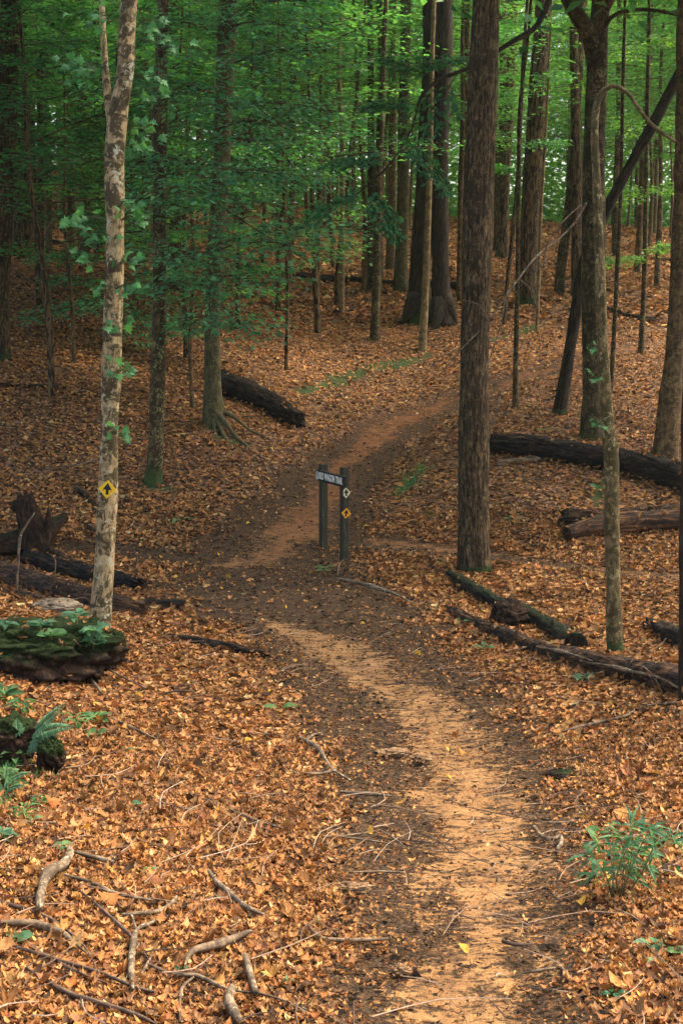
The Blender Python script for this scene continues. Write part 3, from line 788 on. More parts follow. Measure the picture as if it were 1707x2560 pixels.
# ------------------------------------------------------------------ hand-placed trees
def cyl_moss(h=0.35, amt=1.0, left=0.0, base_z=0.0):
    def f(v, n, L):
        m = amt * np.exp(-np.maximum(0, L - .27) / h)
        if left: m = m + left * np.clip(-n[:, 0] * .8 - n[:, 1] * .3, 0, 1)
        return m
    return f
CANOPY = {}
def tree(name, label, pts, bk, crown=None, amp=.012, flare=.5, flare_h=.25, lobes=5, moss=None, limbs=(), height=14.0, seg=18, step=.12, ridge=False,
         dlean=0.0, D=None, stretch=6.0, nfreq=14.0, cat='tree', crown_r=None, group=None):
    u, v, w = pts[0]
    b = hit(u, v)
    if D is None: D = b[1]
    else:
        b = P(u, v, D); b[2] = H(np.array([b[0]]), np.array([b[1]]))[0]
    r = root(name, tuple(b), label, cat, group)
    W_ = [b - np.array([0, 0, .25]), b]; Rr = [wpx(pts[1][2], D) / 2 * 1.02] * 2
    for k, (uu, vv, ww) in enumerate(pts[1:]):
        p = P(uu, vv, D + dlean * (b[2] * 0 + (pts[0][1] - vv) / 1000.0)); W_.append(p); Rr.append(wpx(ww, D) / 2)
    if height and W_[-1][2] > b[2] + 1:
        top = W_[-1]; dirv = (W_[-1] - W_[-3]); dirv /= np.linalg.norm(dirv)
        k = max(0, b[2] + height - top[2])
        W_.append(top + dirv * k * .5 / max(.5, dirv[2])); Rr.append(Rr[-1] * .75)
        W_.append(top + np.array([dirv[0] * .8, dirv[1], dirv[2]]) * k / max(.5, dirv[2])); Rr.append(Rr[-2] * .3)
    acc = Acc(); seed = int(u * 7 + v) % 997
    tube(acc, W_, Rr, seg, step, amp, nfreq, stretch, seed, flare, flare_h, lobes, moss, ridge)
    link('trunk', acc.mesh('trunk', M[bk], b), r)
    for lb in limbs:
        q = [P(uu, vv, D + dd) for uu, vv, ww, dd in lb['pts']]; rw = [wpx(ww, D) / 2 for uu, vv, ww, dd in lb['pts']]
        a2 = Acc(); tube(a2, q, rw, lb.get('seg', 10), lb.get('step', .1), lb.get('amp', .004), 20, 5, seed + 3, jag=lb.get('jag', 0), cap=True)
        link(lb['name'], a2.mesh(lb['name'], M[lb.get('mat', bk)], b), r)
    if crown is not None:
        top = W_[-2] - b
        o = link('crown', CROWN[crown][0], r); o.location = tuple(top + np.array([0, 0, 2.0])); o.rotation_euler = (0, 0, seed)
        if crown_r: o.scale = (crown_r,) * 3
        l = link('limb', CROWN[crown][1], r); l.location = o.location; l.rotation_euler = o.rotation_euler; l.scale = o.scale
    return r, b, D

MAPLE_P = [fan(MAPLE, -.25, .1, .1, .15, 1, .03), fan(MAPLE, -.1, -.12, -.15, .2, 2, .03)]
def sprig(parent, b, D, spots, size, key='maple', name='leaf_sprig', proto=None, droop=.5):
    """clusters of big leaves on short stalks"""
    for (u, v, n, spread, dd, *k) in spots:
        n = int(n * 2.0 + .5)
        acc = Acc(); tw = Acc(); c = P(u, v, D + dd)
        o_ = P(u - (k[0] if k else 14), v + 6, D + dd + .02)
        pos, dr = [], []
        for i in range(n):
            p = c + np.array([random.gauss(0, 1) * wpx(spread, D), random.gauss(0, .05), random.gauss(0, .6) * wpx(spread, D)])
            q = p - o_; q = q / (np.linalg.norm(q) + 1e-6) + np.array([0, -.35, -droop]) + rng.normal(0, .25, 3)
            pos.append(p); dr.append(q)
            tube(tw, [o_, (o_ + p) / 2 + np.array([0, 0, .02]), p], [.003, .002, .0015], 4, .05, cap=False)
        n_ = len(pos); nr = rng.normal(0, .35, (n_, 3)) + np.array([0, -.75, .75])
        sz = size * rng.uniform(.75, 1.2, n_)
        cols = green_cols(n_, key, .18)
        for j, pr in enumerate(proto or MAPLE_P):
            m = np.arange(n_) % 2 == j
            if m.any(): leaves(acc, np.array(pos)[m], np.array(dr)[m], nr[m], sz[m], cols[m], pr)
        acc.add(np.concatenate(tw.v), np.concatenate(tw.f[4]), None, None, (.06, .10, .035))
        link(name, acc.mesh(name, M['green'], b, smooth=False), parent)

def side_spray(parent, b, specs, key, leaf, bk='darkbark', name='leafy_branch', proto=None):
    """leafy branches: (u0,v0,u1,v1,D,nside)"""
    for (u0, v0, u1, v1, D, D1, ns) in specs:
        o = P(u0, v0, D); e = P(u1, v1, D1); L = np.linalg.norm(e - o)
        tw = Acc()
        q = spray(o, (e - o) + np.array([0, 0, .12 * L]), L, ns + 1, leaf, 13, .12, tw, .3)
        acc = leaf_acc([q], key, leaf, proto or [fan(OVAL, -.2, .12, .1, .1), fan(OVAL, .1, -.1, -.1, .2)])
        o_ = link(name, tw.mesh(name, M[bk], b), parent)
        link('foliage', acc.mesh('foliage', M['green'], b, smooth=False), o_)

# 1 pale mottled tree that carries the yellow marker
t1, b1, D1 = tree('mottled_tree', 'pale mottled tree trunk carrying the yellow diamond marker', [(228, 1490, 62), (232, 1420, 52), (240, 1300, 48), (247, 1150, 45), (252, 1000, 44), (258, 800, 43), (265, 560, 42), (263, 380, 42), (271, 270, 45), (290, 150, 36), (298, 0, 34)],
     'pale', None, .006, .35, .2, 5, cyl_moss(.22, .9, .12), height=11, seg=32, step=.05,
     limbs=[dict(name='broken_limb', pts=[(264, 330, 16, .02), (252, 258, 17, .07), (243, 160, 16, .10), (238, 80, 15, .12), (234, 0, 14, .14), (228, -120, 9, .15)], mat='pale', seg=14)])
sprig(t1, b1, D1, [(268, 990, 4, 16, -.14, 8), (285, 848, 6, 16, -.14), (252, 742, 2, 8, -.16), (292, 735, 2, 8, -.1), (300, 655, 5, 15, -.12, 30), (290, 600, 4, 16, -.14), (240, 655, 2, 8, -.12, -20), (318, 500, 5, 16, -.1, 40), (285, 470, 4, 14, -.12), (228, 535, 5, 18, -.05, -20),
                   (205, 590, 4, 16, 0, -30), (320, 330, 4, 18, 0, 40), (330, 290, 5, 16, 0, 40), (350, 215, 4, 16, .1, 50), (335, 170, 3, 12, 0, 30), (200, 500, 5, 18, .1, -40), (345, 60, 5, 22, .1, 50), (215, 150, 5, 22, .1, -30), (400, 90, 4, 20, .2, 80), (225, 30, 5, 24, 0, -30),(170, 160, 5, 22, .2, -60)], .088)
# 2 lichen tree behind it
t2, b2, D2 = tree('lichen_tree', 'lichen spotted slim tree with spreading roots, behind the marker tree', [(352, 1108, 62), (357, 1040, 36), (362, 900, 33), (366, 700, 32), (368, 500, 32), (367, 300, 33), (372, 100, 30), (376, 0, 28)], 'lichen', 2, .010, 1.3, .16, 5, cyl_moss(.35, .8, .2), height=12, crown_r=1.1, seg=24, step=.08)
tree('dark_tree', 'dark straight trunk standing just behind the lichen spotted tree', [(402, 668, 34), (401, 560, 29), (400, 300, 27), (400, 0, 26)], 'darkbark', None, .012, .5, height=17)
# 4 beech with bare roots
t4, b4, D4 = tree('beech_tree', 'smooth grey beech with exposed roots beside the black fallen log', [(492, 975, 60), (490, 930, 44), (488, 850, 37), (489, 700, 36), (497, 560, 38), (508, 400, 37), (516, 200, 41), (520, 100, 43), (524, 0, 42)], 'beech', 0, .006, .9, .22, 6, cyl_moss(.3, .5), seg=28, step=.08, height=12, crown_r=1.15,
     limbs=[dict(name='root', pts=[(500, 950, 16, -.1), (522, 975, 11, -.3), (545, 1005, 8, -.5), (575, 1030, 5, -.8), (585, 1040, 3, -.9)], mat='beech'),
            dict(name='root', pts=[(496, 960, 15, -.12), (508, 985, 10, -.35), (520, 1010, 8, -.6), (530, 1030, 6, -.75), (552, 1065, 3, -1.0)], mat='beech'),
            dict(name='root', pts=[(490, 960, 14, -.12), (494, 985, 9, -.3), (497, 1000, 7, -.45), (505, 1015, 3, -.6)], mat='beech'),
            dict(name='root', pts=[(506, 945, 14, 0), (535, 955, 9, -.1), (570, 985, 6, -.3), (600, 1000, 3, -.5)], mat='beech')])
side_spray(t4, b4, [(492, 640, 330, 690, 23.5, 20.5, 8), (495, 590, 640, 560, 23.5, 20, 9), (497, 560, 860, 520, 23.5, 21.5, 10), (492, 700, 600, 780, 23.5, 21.5, 7), (490, 720, 420, 760, 23.5, 21.5, 6), (500, 500, 330, 470, 23.5, 21, 9), (500, 480, 690, 600, 23.5, 20, 10),
                    (508, 400, 700, 430, 23.5, 21, 9), (508, 380, 330, 380, 23.5, 21, 9), (514, 250, 760, 260, 23.5, 20, 10), (514, 230, 300, 180, 23.5, 20, 10), (517, 150, 720, 120, 23.5, 20, 10), (517, 110, 370, 40, 23.5, 20, 9), (520, 60, 690, 0, 23.5, 20, 10),
                    (497, 570, 480, 700, 23.3, 20.5, 8), (503, 450, 560, 480, 23.3, 20, 8), (508, 330, 600, 340, 23.3, 20, 9), (515, 200, 430, 260, 23.3, 20, 9), (503, 430, 420, 450, 23.3, 19.5, 9), (512, 300, 640, 290, 23.3, 19.5, 9), (505, 420, 640, 400, 23.3, 19.5, 9), (497, 590, 400, 600, 23.3, 20, 8), (494, 640, 580, 660, 23.3, 20, 8), (520, 80, 600, 60, 23.3, 19.5, 9), (518, 130, 640, 190, 23.3, 19.5, 9)], 'teal', .115)
ts, bs, Ds = tree('leafy_sapling', 'leafy sapling with low layered branches right behind the marker tree', [(283, 770, 12), (283, 740, 10), (281, 600, 9), (277, 430, 8), (272, 250, 6), (268, 100, 5)], 'darkbark', None, .003, .4, .1, height=0, seg=8)
side_spray(ts, bs, [(282, 690, 60, 735, Ds, Ds - 1.5, 9), (282, 660, 100, 640, Ds, Ds - 1, 9), (281, 600, 70, 590, Ds, Ds - .5, 9), (282, 700, 430, 770, Ds, Ds - 1.2, 8), (281, 630, 440, 640, Ds, Ds - 1, 8), (280, 560, 420, 540, Ds, Ds - .6, 8), (280, 540, 130, 500, Ds, Ds - .8, 9), (278, 460, 90, 400, Ds, Ds - .4, 9), (277, 440, 420, 420, Ds, Ds - .8, 8), (275, 340, 130, 290, Ds, Ds - .6, 9), (272, 240, 400, 200, Ds, Ds - .5, 8), (270, 180, 120, 150, Ds, Ds - .5, 8), (282, 670, 180, 720, Ds, Ds - 1.8, 7), (282, 710, 340, 790, Ds, Ds - 1.6, 6)], 'teal', .115)
# far left
tree('ridged_tree', 'large rough trunk at the left edge of the wood', [(2, 822, 44), (4, 700, 40), (6, 600, 42), (14, 300, 46), (27, 0, 46)], 'ridged', None, .014, .45, moss=cyl_moss(.3, .7), height=16)
tree('ridged_tree', 'thick dark trunk just right of the edge trunk on the left hill', [(50, 590, 52), (53, 500, 46), (58, 300, 45), (66, 0, 42)], 'darkbark', None, .016, .4, height=20)
tree('slim_tree', 'very slim dark stem between the leftmost trunks', [(95, 640, 18), (95, 560, 15), (93, 300, 14), (92, 0, 13)], 'darkbark', None, .006, .4, height=12, seg=10)
tree('slim_tree', 'slim brown trunk on the left hill, left of the pale mottled tree', [(165, 605, 18), (165, 500, 15), (163, 250, 15), (162, 0, 14)], 'brown', None, .006, .4, height=16, seg=10)
tree('slim_tree', 'medium brown trunk on the left hill nearest the pale mottled tree', [(193, 590, 28), (192, 500, 24), (190, 300, 22), (187, 0, 20)], 'brown', None, .010, .4, height=17, seg=12)
tree('slim_tree', 'dark trunk showing beside the pale mottled tree at mid height', [(228, 600, 26), (228, 500, 22), (226, 300, 22), (222, 0, 20)], 'darkbark', None, .008, .4, height=17, seg=12)
tree('slim_tree', 'stout dark trunk in the shade right of the marker tree', [(318, 600, 50), (318, 500, 42), (317, 300, 40), (322, 0, 38)], 'darkbark', None, .012, .4, height=18)
# twin
t11, b11, D11 = tree('twin_trunk_tree', 'dark twin trunked tree with wide mossy base behind the trail', [(958, 738, 90), (961, 690, 52), (965, 600, 44), (977, 400, 41), (988, 200, 40), (994, 0, 39)], 'black', None, .018, .5, .35, 5, cyl_moss(.45, .75), height=17, seg=26, ridge=True,
     limbs=[dict(name='second_trunk', pts=[(1018, 752, 74, -.3), (1016, 728, 58, -.3), (1013, 690, 46, -.3), (1011, 600, 39, -.25), (1010, 400, 38, -.2), (1015, 200, 40, -.1), (1021, 0, 38, 0), (1028, -200, 30, 0)], amp=.02, seg=22),
            dict(name='root', pts=[(1018, 680, 40, -.3), (1034, 720, 30, -.4), (1046, 742, 12, -.45), (1060, 752, 4, -.5)]), dict(name='root', pts=[(955, 680, 40, -.1), (938, 718, 28, -.3), (924, 738, 12, -.4), (910, 746, 4, -.45)]), dict(name='root', pts=[(1008, 690, 40, -.35), (1002, 730, 28, -.6), (996, 752, 16, -.75), (984, 764, 6, -.85)])])
tree('pale_sapling', 'slim pale sapling trunk in front of the dark twin trunks', [(969, 808, 26), (971, 770, 19), (977, 650, 16), (984, 450, 14), (988, 300, 12), (992, 120, 10), (996, 0, 9)], 'tan', None, .004, .6, .12, height=12, seg=12)
# 13 big straight tree
t13, b13, D13 = tree('ridged_tree', 'big straight trunk with deeply ridged brown bark and mossy foot', [(1088, 1312, 84), (1087, 1262, 68), (1086, 1100, 63), (1088, 900, 62), (1092, 700, 60), (1098, 450, 62), (1108, 200, 62), (1116, 0, 60)], 'ridged', 2, .016, .42, .2, 6, cyl_moss(.10, 1.0), height=13, crown_r=1.3, seg=84, step=.035, ridge=True, nfreq=26, stretch=9)
tree('dark_tree', 'broad dark trunk with moss at its foot, right of the big ridged trunk', [(1212, 700, 58), (1211, 640, 44), (1213, 560, 41), (1221, 420, 43), (1235, 200, 42), (1248, 0, 38)], 'darkbark', None, .014, .55, .35, 5, cyl_moss(.4, .7), height=17)
# 15 forked tree
t15, b15, D15 = tree('forked_tree', 'forked brown tree standing close behind the slim pale tree', [(1356, 1004, 66), (1358, 950, 50), (1360, 900, 46), (1360, 700, 48), (1362, 500, 52), (1363, 350, 50), (1368, 200, 46), (1372, 80, 42), (1380, -20, 38)], 'olivedark', 0, .010, .6, .2, 5, cyl_moss(.25, .5, .1), height=11, crown_r=1.3, seg=24,
     limbs=[dict(name='limb', pts=[(1365, 290, 26, 0), (1367, 190, 38, 0), (1362, 115, 42, -.03), (1350, 78, 38, -.1), (1332, 45, 36, -.15), (1312, 15, 34, -.2), (1290, -40, 30, -.25), (1270, -150, 26, -.3)], mat='olivedark', seg=18, amp=.01),
            dict(name='branch', pts=[(1366, 150, 14, 0), (1376, 95, 14, -.02), (1392, 55, 11, -.1), (1415, 32, 9, -.2), (1480, 22, 8, -.4), (1568, 38, 7, -.5), (1640, 70, 5, -.6)], mat='olivedark', seg=8),
            dict(name='branch', pts=[(1276, -120, 16, -.3), (1265, -20, 13, -1.0), (1242, 40, 13, -1.5), (1222, 68, 12, -1.8), (1160, 105, 10, -2.2), (1110, 138, 9, -2.4), (1060, 162, 8, -2.5), (1000, 188, 7, -2.6), (965, 225, 6, -2.6), (945, 295, 5, -2.6), (900, 370, 4, -2.7), (850, 420, 3, -2.8), (790, 470, 2, -2.9)], mat='black', seg=8)])
side_spray(t15, b15, [(1110, 138, 990, 150, 20.0, 19.3, 7), (1060, 162, 960, 330, 19.9, 19.2, 7), (960, 240, 840, 250, 19.8, 19.2, 8), (930, 310, 1010, 430, 19.8, 19.4, 7), (900, 370, 760, 380, 19.7, 19.0, 8), (850, 420, 700, 520, 19.7, 19.2, 8), (850, 420, 900, 540, 19.7, 19.4, 7), (1000, 188, 880, 130, 19.8, 19.2, 7)], 'deep', .095, 'black')
# 16 slim front tree bending over at the top
t16, b16, D16 = tree('arching_tree', 'slim pale tree whose bent top arches over beside the forked tree', [(1412, 1502, 44), (1409, 1440, 35), (1404, 1200, 34), (1402, 1060, 36), (1392, 950, 29), (1383, 800, 26), (1376, 600, 22), (1368, 400, 19), (1364, 290, 16), (1374, 225, 14), (1402, 198, 12), (1438, 212, 11), (1470, 255, 9), (1500, 290, 8), (1550, 325, 6)],
     'olive', None, .005, .35, .2, 4, cyl_moss(.3, .75, .1), height=0, seg=28, step=.05,
     limbs=[dict(name='broken_branch', pts=[(1402, 1050, 20, 0), (1412, 1035, 15, -.02), (1416, 1018, 11, -.03)], jag=.01, seg=8)])
sprig(t16, b16, D16, [(1362, 790, 2, 8, -.1, -8), (1360, 865, 3, 8, -.1, -8), (1372, 970, 3, 8, -.1, -8)], .07)
# dead branch leaning across
t17, b17, D17 = tree('leaning_tree', 'black leaning trunk slanting behind the forked tree to the upper right', [(1284, 948, 40), (1294, 885, 29), (1308, 800, 27), (1324, 700, 26), (1340, 600, 25), (1388, 490, 25), (1440, 390, 24), (1502, 278, 24), (1568, 150, 22), (1640, 10, 20)], 'black', None, .008, .7, .2, 5, cyl_moss(.2, .6), height=13)
tree('ridged_tree', 'rough brown trunk near the right edge, behind the long dark log', [(1526, 1062, 64), (1530, 1010, 54), (1537, 920, 48), (1546, 830, 44), (1556, 700, 42), (1563, 500, 36), (1567, 250, 30), (1570, 0, 28)], 'brown', 2, .014, .35, .3, 5, None, height=15, seg=26, ridge=True)
tree('dark_tree', 'very dark trunk at the right edge, nearest the camera', [(1572, 1610, 34), (1570, 1520, 26), (1568, 1350, 22), (1570, 1150, 20), (1576, 900, 20), (1590, 500, 18)], 'black', None, .006, .4, .2, height=9)
tree('mottled_tree', 'leaning mottled trunk right of the broad mossy footed trunk', [(1283, 676, 30), (1287, 620, 24), (1300, 520, 24), (1314, 400, 22), (1326, 200, 20), (1334, 0, 20)], 'lichen', None, .01, .4, height=17)
tree('dark_tree', 'narrow dark trunk close to the left side of the forked tree', [(1322, 680, 30), (1323, 620, 25), (1322, 400, 22), (1318, 150, 20), (1316, 0, 18)], 'darkbark', None, .01, .4, height=17)
SAP = 'thin sapling stem '
for lab, pts, bk in [
    ('right of the big ridged trunk, tall and wavy', [(1157, 745, 13), (1163, 660, 10), (1178, 520, 10), (1190, 380, 9), (1200, 150, 8), (1210, 0, 7)], 'darkbark'),
    ('rising from beside the upper trail, dark lower half', [(1182, 935, 17), (1183, 850, 13), (1187, 650, 10), (1190, 400, 10), (1193, 250, 9), (1212, 80, 7)], 'lichen'),
    ('right of the slim arching tree on the far slope', [(1470, 812, 17), (1473, 760, 13), (1479, 600, 11), (1484, 300, 10), (1490, 0, 8)], 'lichen'),
    ('touching the right flank of the arching tree', [(1400, 905, 14), (1406, 820, 11), (1416, 620, 10), (1424, 450, 9), (1430, 150, 8)], 'lichen'),
    ('alone in the clearing left of the twin trunks', [(657, 850, 12), (659, 760, 9), (661, 650, 8), (656, 540, 6), (652, 400, 5)], 'darkbark'),
    ('short and brown below the long far log', [(728, 704, 14), (729, 650, 12), (730, 560, 10), (733, 400, 9)], 'brown'),
    ('dark and forked looking beside the far log', [(773, 708, 18), (774, 670, 14), (778, 590, 12), (792, 480, 11), (806, 330, 9)], 'darkbark'),
    ('mossy footed with olive bark, left of the twin trunks', [(860, 782, 30), (861, 740, 22), (864, 640, 19), (867, 500, 17), (873, 300, 16), (882, 100, 13)], 'lichen'),
    ('pale stem right of the leaning mottled trunk', [(1232, 760, 10), (1236, 650, 8), (1240, 520, 7), (1252, 300, 6)], 'tan'),
    ('thin twin of the mossy sapling further up slope', [(850, 668, 24), (850, 600, 20), (852, 450, 18), (851, 200, 15), (849, 0, 13)], 'lichen')]:
    rr_, bb_, DD_ = tree('sapling', SAP + lab, pts, bk, None, .004, .5, .12, height=9, seg=10, step=.15)
    if lab.startswith('alone'):
        side_spray(rr_, bb_, [(660, 640, 560, 610, DD_, DD_ - 1, 8), (660, 620, 840, 560, DD_, DD_ - 1.6, 9), (658, 580, 560, 530, DD_, DD_ - 1, 8), (656, 560, 860, 470, DD_, DD_ - 1.5, 9), (655, 480, 540, 420, DD_, DD_ - 1, 8), (654, 440, 800, 380, DD_, DD_ - 1.5, 9), (653, 400, 760, 310, DD_, DD_ - 1, 8)], 'mid', .10)
    if lab.startswith('right of the big'):
        side_spray(rr_, bb_, [(1190, 400, 1130, 380, DD_, DD_ - .5, 7), (1192, 340, 1290, 330, DD_, DD_ - 1, 8), (1197, 260, 1120, 200, DD_, DD_ - .6, 8), (1198, 200, 1310, 170, DD_, DD_ - 1, 8), (1204, 110, 1120, 60, DD_, DD_ - .6, 8), (1205, 80, 1310, 40, DD_, DD_ - 1, 8)], 'mid', .11)
    if lab.startswith('right of the slim arching'):
        side_spray(rr_, bb_, [(1479, 600, 1400, 600, DD_, DD_ - 1, 8), (1479, 590, 1568, 560, DD_, DD_ - 1, 8), (1482, 480, 1400, 430, DD_, DD_ - 1, 8), (1482, 450, 1568, 430, DD_, DD_ - 1, 8), (1484, 330, 1420, 270, DD_, DD_ - 1, 8), (1484, 300, 1568, 270, DD_, DD_ - 1, 8), (1488, 150, 1420, 100, DD_, DD_ - 1, 8), (1488, 120, 1568, 80, DD_, DD_ - 1, 8)], 'bright', .11)
tree('slim_tree', 'grey mossy footed trunk just left of the dark twin trunks', [(920, 668, 38), (920, 620, 31), (924, 500, 29), (928, 250, 26), (931, 0, 24)], 'beech', None, .008, .5, moss=cyl_moss(.4, .6), height=17)
tree('slim_tree', 'warm brown trunk second left of the dark twin trunks', [(896, 618, 26), (897, 560, 22), (900, 400, 20), (901, 150, 19), (902, 0, 18)], 'brown', None, .008, .4, height=17)
# dead branch hung across the big trunk
def hung_branch():
    b = hit(1120, 900)
    acc = Acc()
    D = 17.3
    def tb(l): tube(acc, [P(u, v, D + dd) for u, v, w, dd in l], [wpx(w, D) * .36 for u, v, w, dd in l], 6, .1, cap=False)
    tb([(1118, 1020, 5, 0), (1135, 960, 5, 0), (1150, 900, 5, .1), (1160, 850, 5, .1), (1100, 800, 4, -.1), (1060, 780, 4, -.2)][0:3])
    tb([(1345, 465, 9, .6), (1320, 510, 9, .6), (1280, 550, 8, .5), (1230, 590, 8, .3), (1190, 640, 7, .1), (1160, 680, 6, 0), (1120, 740, 5, -.1), (1060, 800, 4, -.2), (1010, 860, 3, -.25)])
    tb([(1230, 590, 6, .3), (1245, 620, 5, .3), (1255, 560, 4, .3), (1300, 500, 4, .3), (1335, 470, 4, .4)])
    tb([(1160, 680, 5, 0), (1150, 740, 4, -.1), (1125, 820, 4, -.15), (1100, 880, 3, -.2)]); tb([(1120, 740, 4, -.1), (1100, 700, 3, -.2), (1060, 690, 3, -.2)])
    tb([(1190, 640, 4, .1), (1215, 660, 3, .1), (1230, 700, 3, .1)]); tb([(1060, 800, 4, -.2), (1010, 820, 3, -.3), (985, 850, 2, -.3)])
    tag(link('dead_branch', acc.mesh('dead_branch', M['stick'], b), None, tuple(b)), 'bare twiggy dead branch hanging across the big ridged trunk', 'branch')
hung_branch()

# ------------------------------------------------------------------ woods behind: copies
def fill_woods():
    pts = []
    def ok(x, y, d): return all((x - a) ** 2 + (y - b) ** 2 > d * d for a, b in pts)
    groups = {'l': ('leafy understory tree in the thicket left of the twin trunks', 'understory trees left of the twin trunks'),
              'r': ('leafy understory tree in the bright thicket right of the big trunk', 'understory trees right of the big trunk'),
              'c': ('leafy understory tree in the thicket behind the twin trunks', 'understory trees behind the twin trunks')}
    for y0, y1, cnt, sp in ((25, 34, 16, 1.7), (34, 48, 32, 2.1), (48, 66, 42, 2.4), (62, 88, 60, 2.4)):
        n = 0; tries = 0
        while n < cnt and tries < 3000:
            tries += 1
            y = random.uniform(y0, y1); hw = .255 * y + 1.0; x = random.uniform(-hw, hw)
            u = (x / y * F + 853) / KD
            if y < 31 and (u > 560): continue
            if y < 36 and u > 820: continue
            if 1170 < u < 1275 or 935 < u < 1045: continue
            if 1100 < u < 1450 and y < 60: continue               # open floor on the right
            if not ok(x, y, sp): continue
            pts.append((x, y)); n += 1
            if y > 34: k = random.choice([3, 6, 3, 1, 6])
            else: k = random.choice([0, 5, 1, 0])
            g = 'l' if u < 900 else ('c' if u < 1090 else 'r')
            place_understory(x, y, k, random.uniform(.8, 1.25), random.uniform(0, 6.28), *groups[g])
    n = 0; tries = 0; pp = []
    pg = {'l': ('tall straight trunk in the wood left of the twin trunks', 'straight trunks left of the twin trunks'), 'r': ('tall straight trunk in the wood right of the big trunk', 'straight trunks right of the big trunk')}
    while n < 78 and tries < 5000:
        tries += 1
        y = 34 + 56 * random.random(); hw = .25 * y + 1; x = random.uniform(-hw, hw)
        u = (x / y * F + 853) / KD
        if 1180 < u < 1275 or 940 < u < 1045 or 1340 < u < 1400: continue
        if any((x - a) ** 2 + (y - b) ** 2 < (.7 + y * .012) ** 2 for a, b in pp): continue
        pp.append((x, y)); n += 1
        place_pole(x, y, random.choice([0, 0, 1, 2, 3, 2, 5, 5, 2, 2]), random.uniform(.6, 1.05), random.uniform(0, 6.28), random.choice([0, 1, 1]), *pg['l' if u < 1090 else 'r'])
fill_woods()

for i_, (x_, y_, k_, c_) in enumerate(((8.6, 23.5, 1, 2), (7.2, 15.5, 0, 0), (-7.8, 18.5, 3, 2), (11.5, 29.0, 1, 2), (9.2, 27.0, 3, 2))):  # unseen trees added beside the view so their crowns shade the middle ground
    z_ = float(H(np.array([x_]), np.array([y_]))[0])
    r_ = root('tall_tree', (x_, y_, z_ - .05), 'unseen tall straight tree added past the right edge for its shade' if x_ > 0 else 'unseen tall straight tree added past the left edge for its shade', 'tree', 'unseen tall trees added for shade')
    r_.scale = (.85,) * 3
    link('trunk', POLES[k_], r_); o_ = link('crown', CROWN[c_][0], r_); o_.location = (0, 0, 14.5); o_.scale = (1.3,) * 3; l_ = link('limb', CROWN[c_][1], r_); l_.location = o_.location

def far_woods():
    acc = Acc(); n = 150000
    y = rng.uniform(88, 128, n); x = rng.uniform(-1, 1, n) * (.30 * y + 6); z0 = H(x, y)
    cl = noise2(x, y, 6, 41)
    z = z0 + rng.random(n) ** 1.3 * 30
    keep = ((noise2(x * 1.0, z * 1.0, 3.2, 42) + .5 * cl) > -.85) | (z - z0 < 9)
    x, y, z = x[keep], y[keep], z[keep]; n = len(x)
    a = rng.uniform(0, 6.28, n); d = np.stack([np.cos(a), np.sin(a), rng.normal(-.2, .3, n)], 1)
    nr = rand_dirs(n, 1, .45)
    leaves(acc, np.stack([x, y, z], 1), d, nr, rng.uniform(.35, .75, n), green_cols(n, 'bright', .35), QUAD(.1))
    tw = Acc()
    o = link('far_woods', acc.mesh('far_woods', M['green'], smooth=False))
    tag(o, 'pale green mass of leaves far back in the woods', 'woods', kind='stuff')
far_woods()

# ------------------------------------------------------------------ trail sign
def box(acc, o, ex, ey, ez, bev=.006):
    """box centred at o with half-extent vectors, chamfered edges via an inset shell"""
    ex, ey, ez = map(np.asarray, (ex, ey, ez)); L = [np.linalg.norm(q) for q in (ex, ey, ez)]
    vs = []
    for i in (-1, 1):
        for j in (-1, 1):
            for k in (-1, 1):
                for ax in range(3):
                    s = [i, j, k]
                    q = [s[m] * (1 if m == ax else 1 - bev / L[m]) for m in range(3)]
                    vs.append(np.asarray(o) + q[0] * ex + q[1] * ey + q[2] * ez)
    from mathutils import Vector as V
    import bmesh
    bm = bmesh.new()
    for q in vs: bm.verts.new(q)
    bmesh.ops.convex_hull(bm, input=bm.verts)
    bmesh.ops.recalc_face_normals(bm, faces=bm.faces)
    bm.verts.index_update()
    bmesh.ops.triangulate(bm, faces=bm.faces)
    v = np.array([q.co[:] for q in bm.verts]); f = np.array([[w.index for w in q.verts] for q in bm.faces]); bm.free()
    acc.add(v, f)

def poly_plate(acc, o, ax, up, nrm, out, th):
    """flat plate from a 2-D outline (convex or star-shaped about its mean)"""
    out = np.asarray(out, float); n = len(out)
    fr = np.array([o + a * ax + b * up + nrm * th for a, b in out]); bk = np.array([o + a * ax + b * up for a, b in out])
    c = out.mean(0); cf = o + c[0] * ax + c[1] * up + nrm * th
    v = np.vstack([fr, bk, [cf]]); f3 = [(i, (i + 1) % n, 2 * n) for i in range(n)]
    b = acc.add(v, np.array(f3)); acc.more_faces([(i, i + n, (i + 1) % n + n, (i + 1) % n) for i in range(n)], b)
ARROW = [(-.013, -.046), (.013, -.046), (.013, .006), (.040, -.004), (0, .056), (-.040, -.004), (-.013, .006)]

